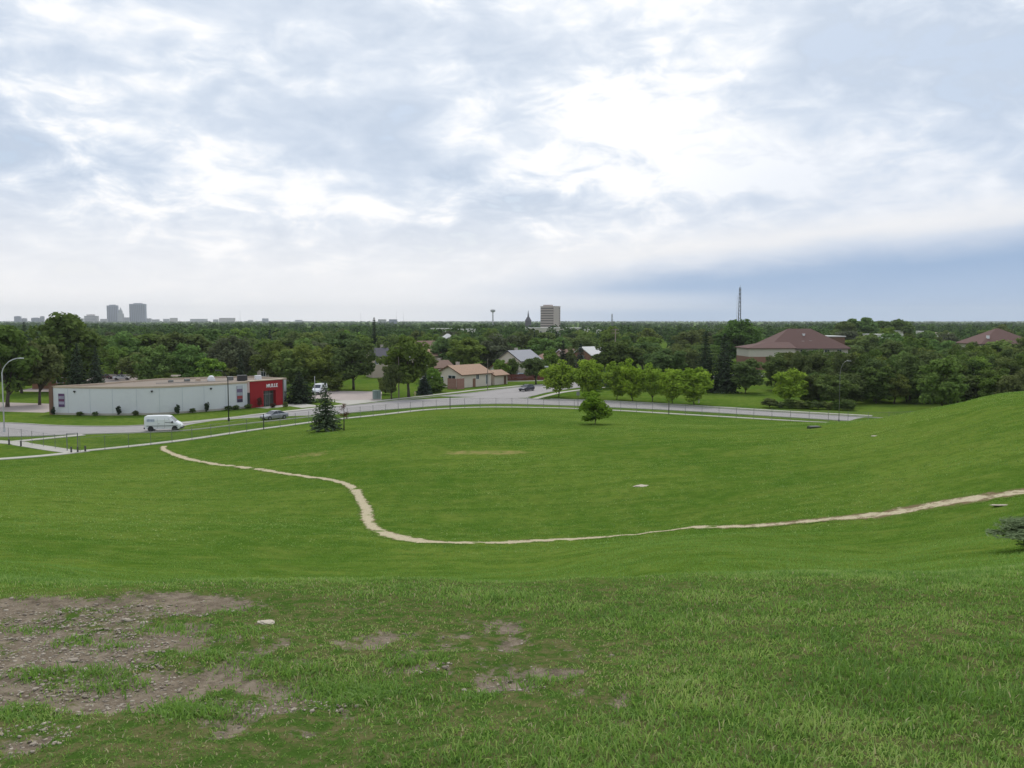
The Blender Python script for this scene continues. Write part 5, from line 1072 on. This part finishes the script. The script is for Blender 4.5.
# lattice mast, a thin companion and other masts
def lattice(name,x,y,h,wb,label,m=DARKMETAL,th=.2,taper=.35):
    e=empty(name,(x,y,0)); tag(e,label,'mast'); k=int(h/(wb*1.6)); P=[(-1,-1),(1,-1),(1,1),(-1,1)]
    wz=lambda z: wb/2*(1-(1-taper)*z/h)
    legs=MB(); br=MB()
    for sx,sy in P: legs.tube([(sx*wz(0),sy*wz(0),-.5),(sx*wz(h),sy*wz(h),h)],th,4)
    for i in range(k):
        z0,z1=h*i/k,h*(i+1)/k
        for q in range(4):
            a=P[q];b_=P[(q+1)%4]; br.tube([(a[0]*wz(z0),a[1]*wz(z0),z0),(b_[0]*wz(z1),b_[1]*wz(z1),z1)],th*.55,3,cap=False); br.tube([(a[0]*wz(z1),a[1]*wz(z1),z1),(b_[0]*wz(z1),b_[1]*wz(z1),z1)],th*.55,3,cap=False)
    legs.obj('legs',m,e); br.obj('bracing',m,e); MB().tube([(0,0,h),(0,0,h*1.05)],th*.7,5).obj('antenna',m,e)
    for z,a in ((h*.93,.4),(h*.97,2.2)): MB().tube([(wz(z)*1.2*math.cos(a),wz(z)*1.2*math.sin(a),z-1.2),(wz(z)*1.2*math.cos(a),wz(z)*1.2*math.sin(a),z+1.2)],.35,6).obj('panel_antenna',STEEL,e)
lattice('lattice_mast',307,1200,60,3.4,'tall dark lattice mast rising above the treetops right of centre',th=.28,taper=.5)
MB().tube([(0,0,-.5),(0,0,50)],[.3,.12],6).obj('thin_mast',STEEL,loc=(302.4,1196,0)); tag(bpy.data.objects['thin_mast'],'thin pale mast close left of the tall lattice mast','mast')
lattice('lattice_mast',180,1600,27,4.0,'short faint lattice mast on the horizon right of the office tower',STEEL,.3)
wt=empty('water_tower',(-43,2000,0)); tag(wt,'thin pale water tower on the horizon left of the office tower','water tower'); MB().tube([(0,0,-.5),(0,0,34)],[1.6,1.2],10).obj('shaft',CT2,wt); MB().tube([(0,0,33.5),(0,0,35.5),(0,0,39),(0,0,40.5)],[2,5.5,5.5,2],14).obj('tank',CT2,wt)
for k,(x,y,h,lab) in enumerate([(-1880,6150,86,'thin mast on the horizon right of the downtown towers'),(-390,3000,46,'thin paired mast on the horizon above the slender spruce'),(-366,3000,40,'thin paired mast on the horizon right of its twin'),(-510,3000,42,'thin mast on the horizon above the dark round tree'),(-2700,6500,125,'thin aerial on the roofline of the right downtown tower')]):
    o=MB().tube([(0,0,-.5),(0,0,h)],[h*.012,h*.004],5).obj('radio_mast',CT2,loc=(x,y,0)); tag(o,lab,'mast')
# ------------------------------------------------------------------ distant wood beyond the houses, one mass
r=np.random.default_rng(77)
def far_wood(n,d0,d1,hlo,hhi,nq,qs,seedn,pw=1.):
    dd=np.sqrt(d0**2+(d1**2-d0**2)*r.uniform(0,1,n)**pw); u=r.uniform(-.72,.72,n); x=u*dd; y=dd
    dens=vnoise(x/170,y/170,seedn)*.7+vnoise(x/60,y/60,seedn+1)*.5; k=dens>.33
    for bx,by,br in ((53,1330,28),(50,885,44),(-59,750,16),(-33,640,12),(69,690,15),(27,1495,16),(179,425,14),(201,474,12),(235,522,12),(243,505,8)): k&=np.hypot(x-bx,(y-by)*.5)>br
    for u0,u1,dl in ((.03,.056,1325),(.016,.1,880)): k&=~((u>u0)&(u<u1)&(y<dl)&(r.uniform(0,1,n)<.35))
    x,y=x[k],y[k]; n=len(x); H=r.uniform(hlo,hhi,n)*(.85+.3*vnoise(x/90,y/90,seedn+5)); W=H*r.uniform(.32,.52,n)
    q=r.normal(size=(n,nq,3)); q/=np.linalg.norm(q,axis=2)[:,:,None]; q*=(r.uniform(.35,1,(n,nq))**.5)[:,:,None]
    P=np.stack([x[:,None]+q[:,:,0]*W[:,None],y[:,None]+q[:,:,1]*W[:,None],H[:,None]*.56+q[:,:,2]*H[:,None]*.44],2).reshape(-1,3)
    NN=q.reshape(-1,3)+r.normal(size=(n*nq,3))*.5+np.array([0,0,.5]); S=np.repeat(H,nq)*qs*r.uniform(.7,1.3,n*nq)
    V,F=leaf_quads(P,NN,S,r,1.4); v=np.clip(np.repeat(r.normal(.45,.28,n),nq)+r.normal(0,.14,n*nq),0,1); return V,F,np.repeat(v,4)
VA=[];FA=[];AA=[];off=0
for a in (far_wood(2300,450,1000,7.5,12.5,85,.14,61),far_wood(2600,1000,2600,6.5,11,40,.22,63),far_wood(3800,2600,8200,6,9.5,16,.40,65)):
    VA.append(a[0]);FA.append(a[1]+off);AA.append(a[2]);off+=len(a[0])
wm_=leafmat('distant_foliage',(.030,.055,.018),(.090,.150,.038),trans=.2,hue=0.)
tag(link(bpy.data.objects.new('distant_wood',fast_mesh('distant_wood',np.vstack(VA),np.vstack(FA),wm_,{'v':np.concatenate(AA)}))),kind='stuff')
# ------------------------------------------------------------------ the air
hm=bpy.data.materials.new('haze_air'); hm.use_nodes=True; t=NT(hm.node_tree); t.n.clear()
pv=t.new('ShaderNodeVolumePrincipled'); pv.inputs['Color'].default_value=(.90,.95,1,1); pv.inputs['Density'].default_value=6.5e-5; pv.inputs['Anisotropy'].default_value=.2
t.l.new(pv.outputs[0],t.new('ShaderNodeOutputMaterial').inputs['Volume'])
if 6.5e-5>0:
    hb=MB().box(-9300,9300,-9300,9300,-1.5,150).obj('haze',hm); tag(hb,kind='stuff')
if False: pass
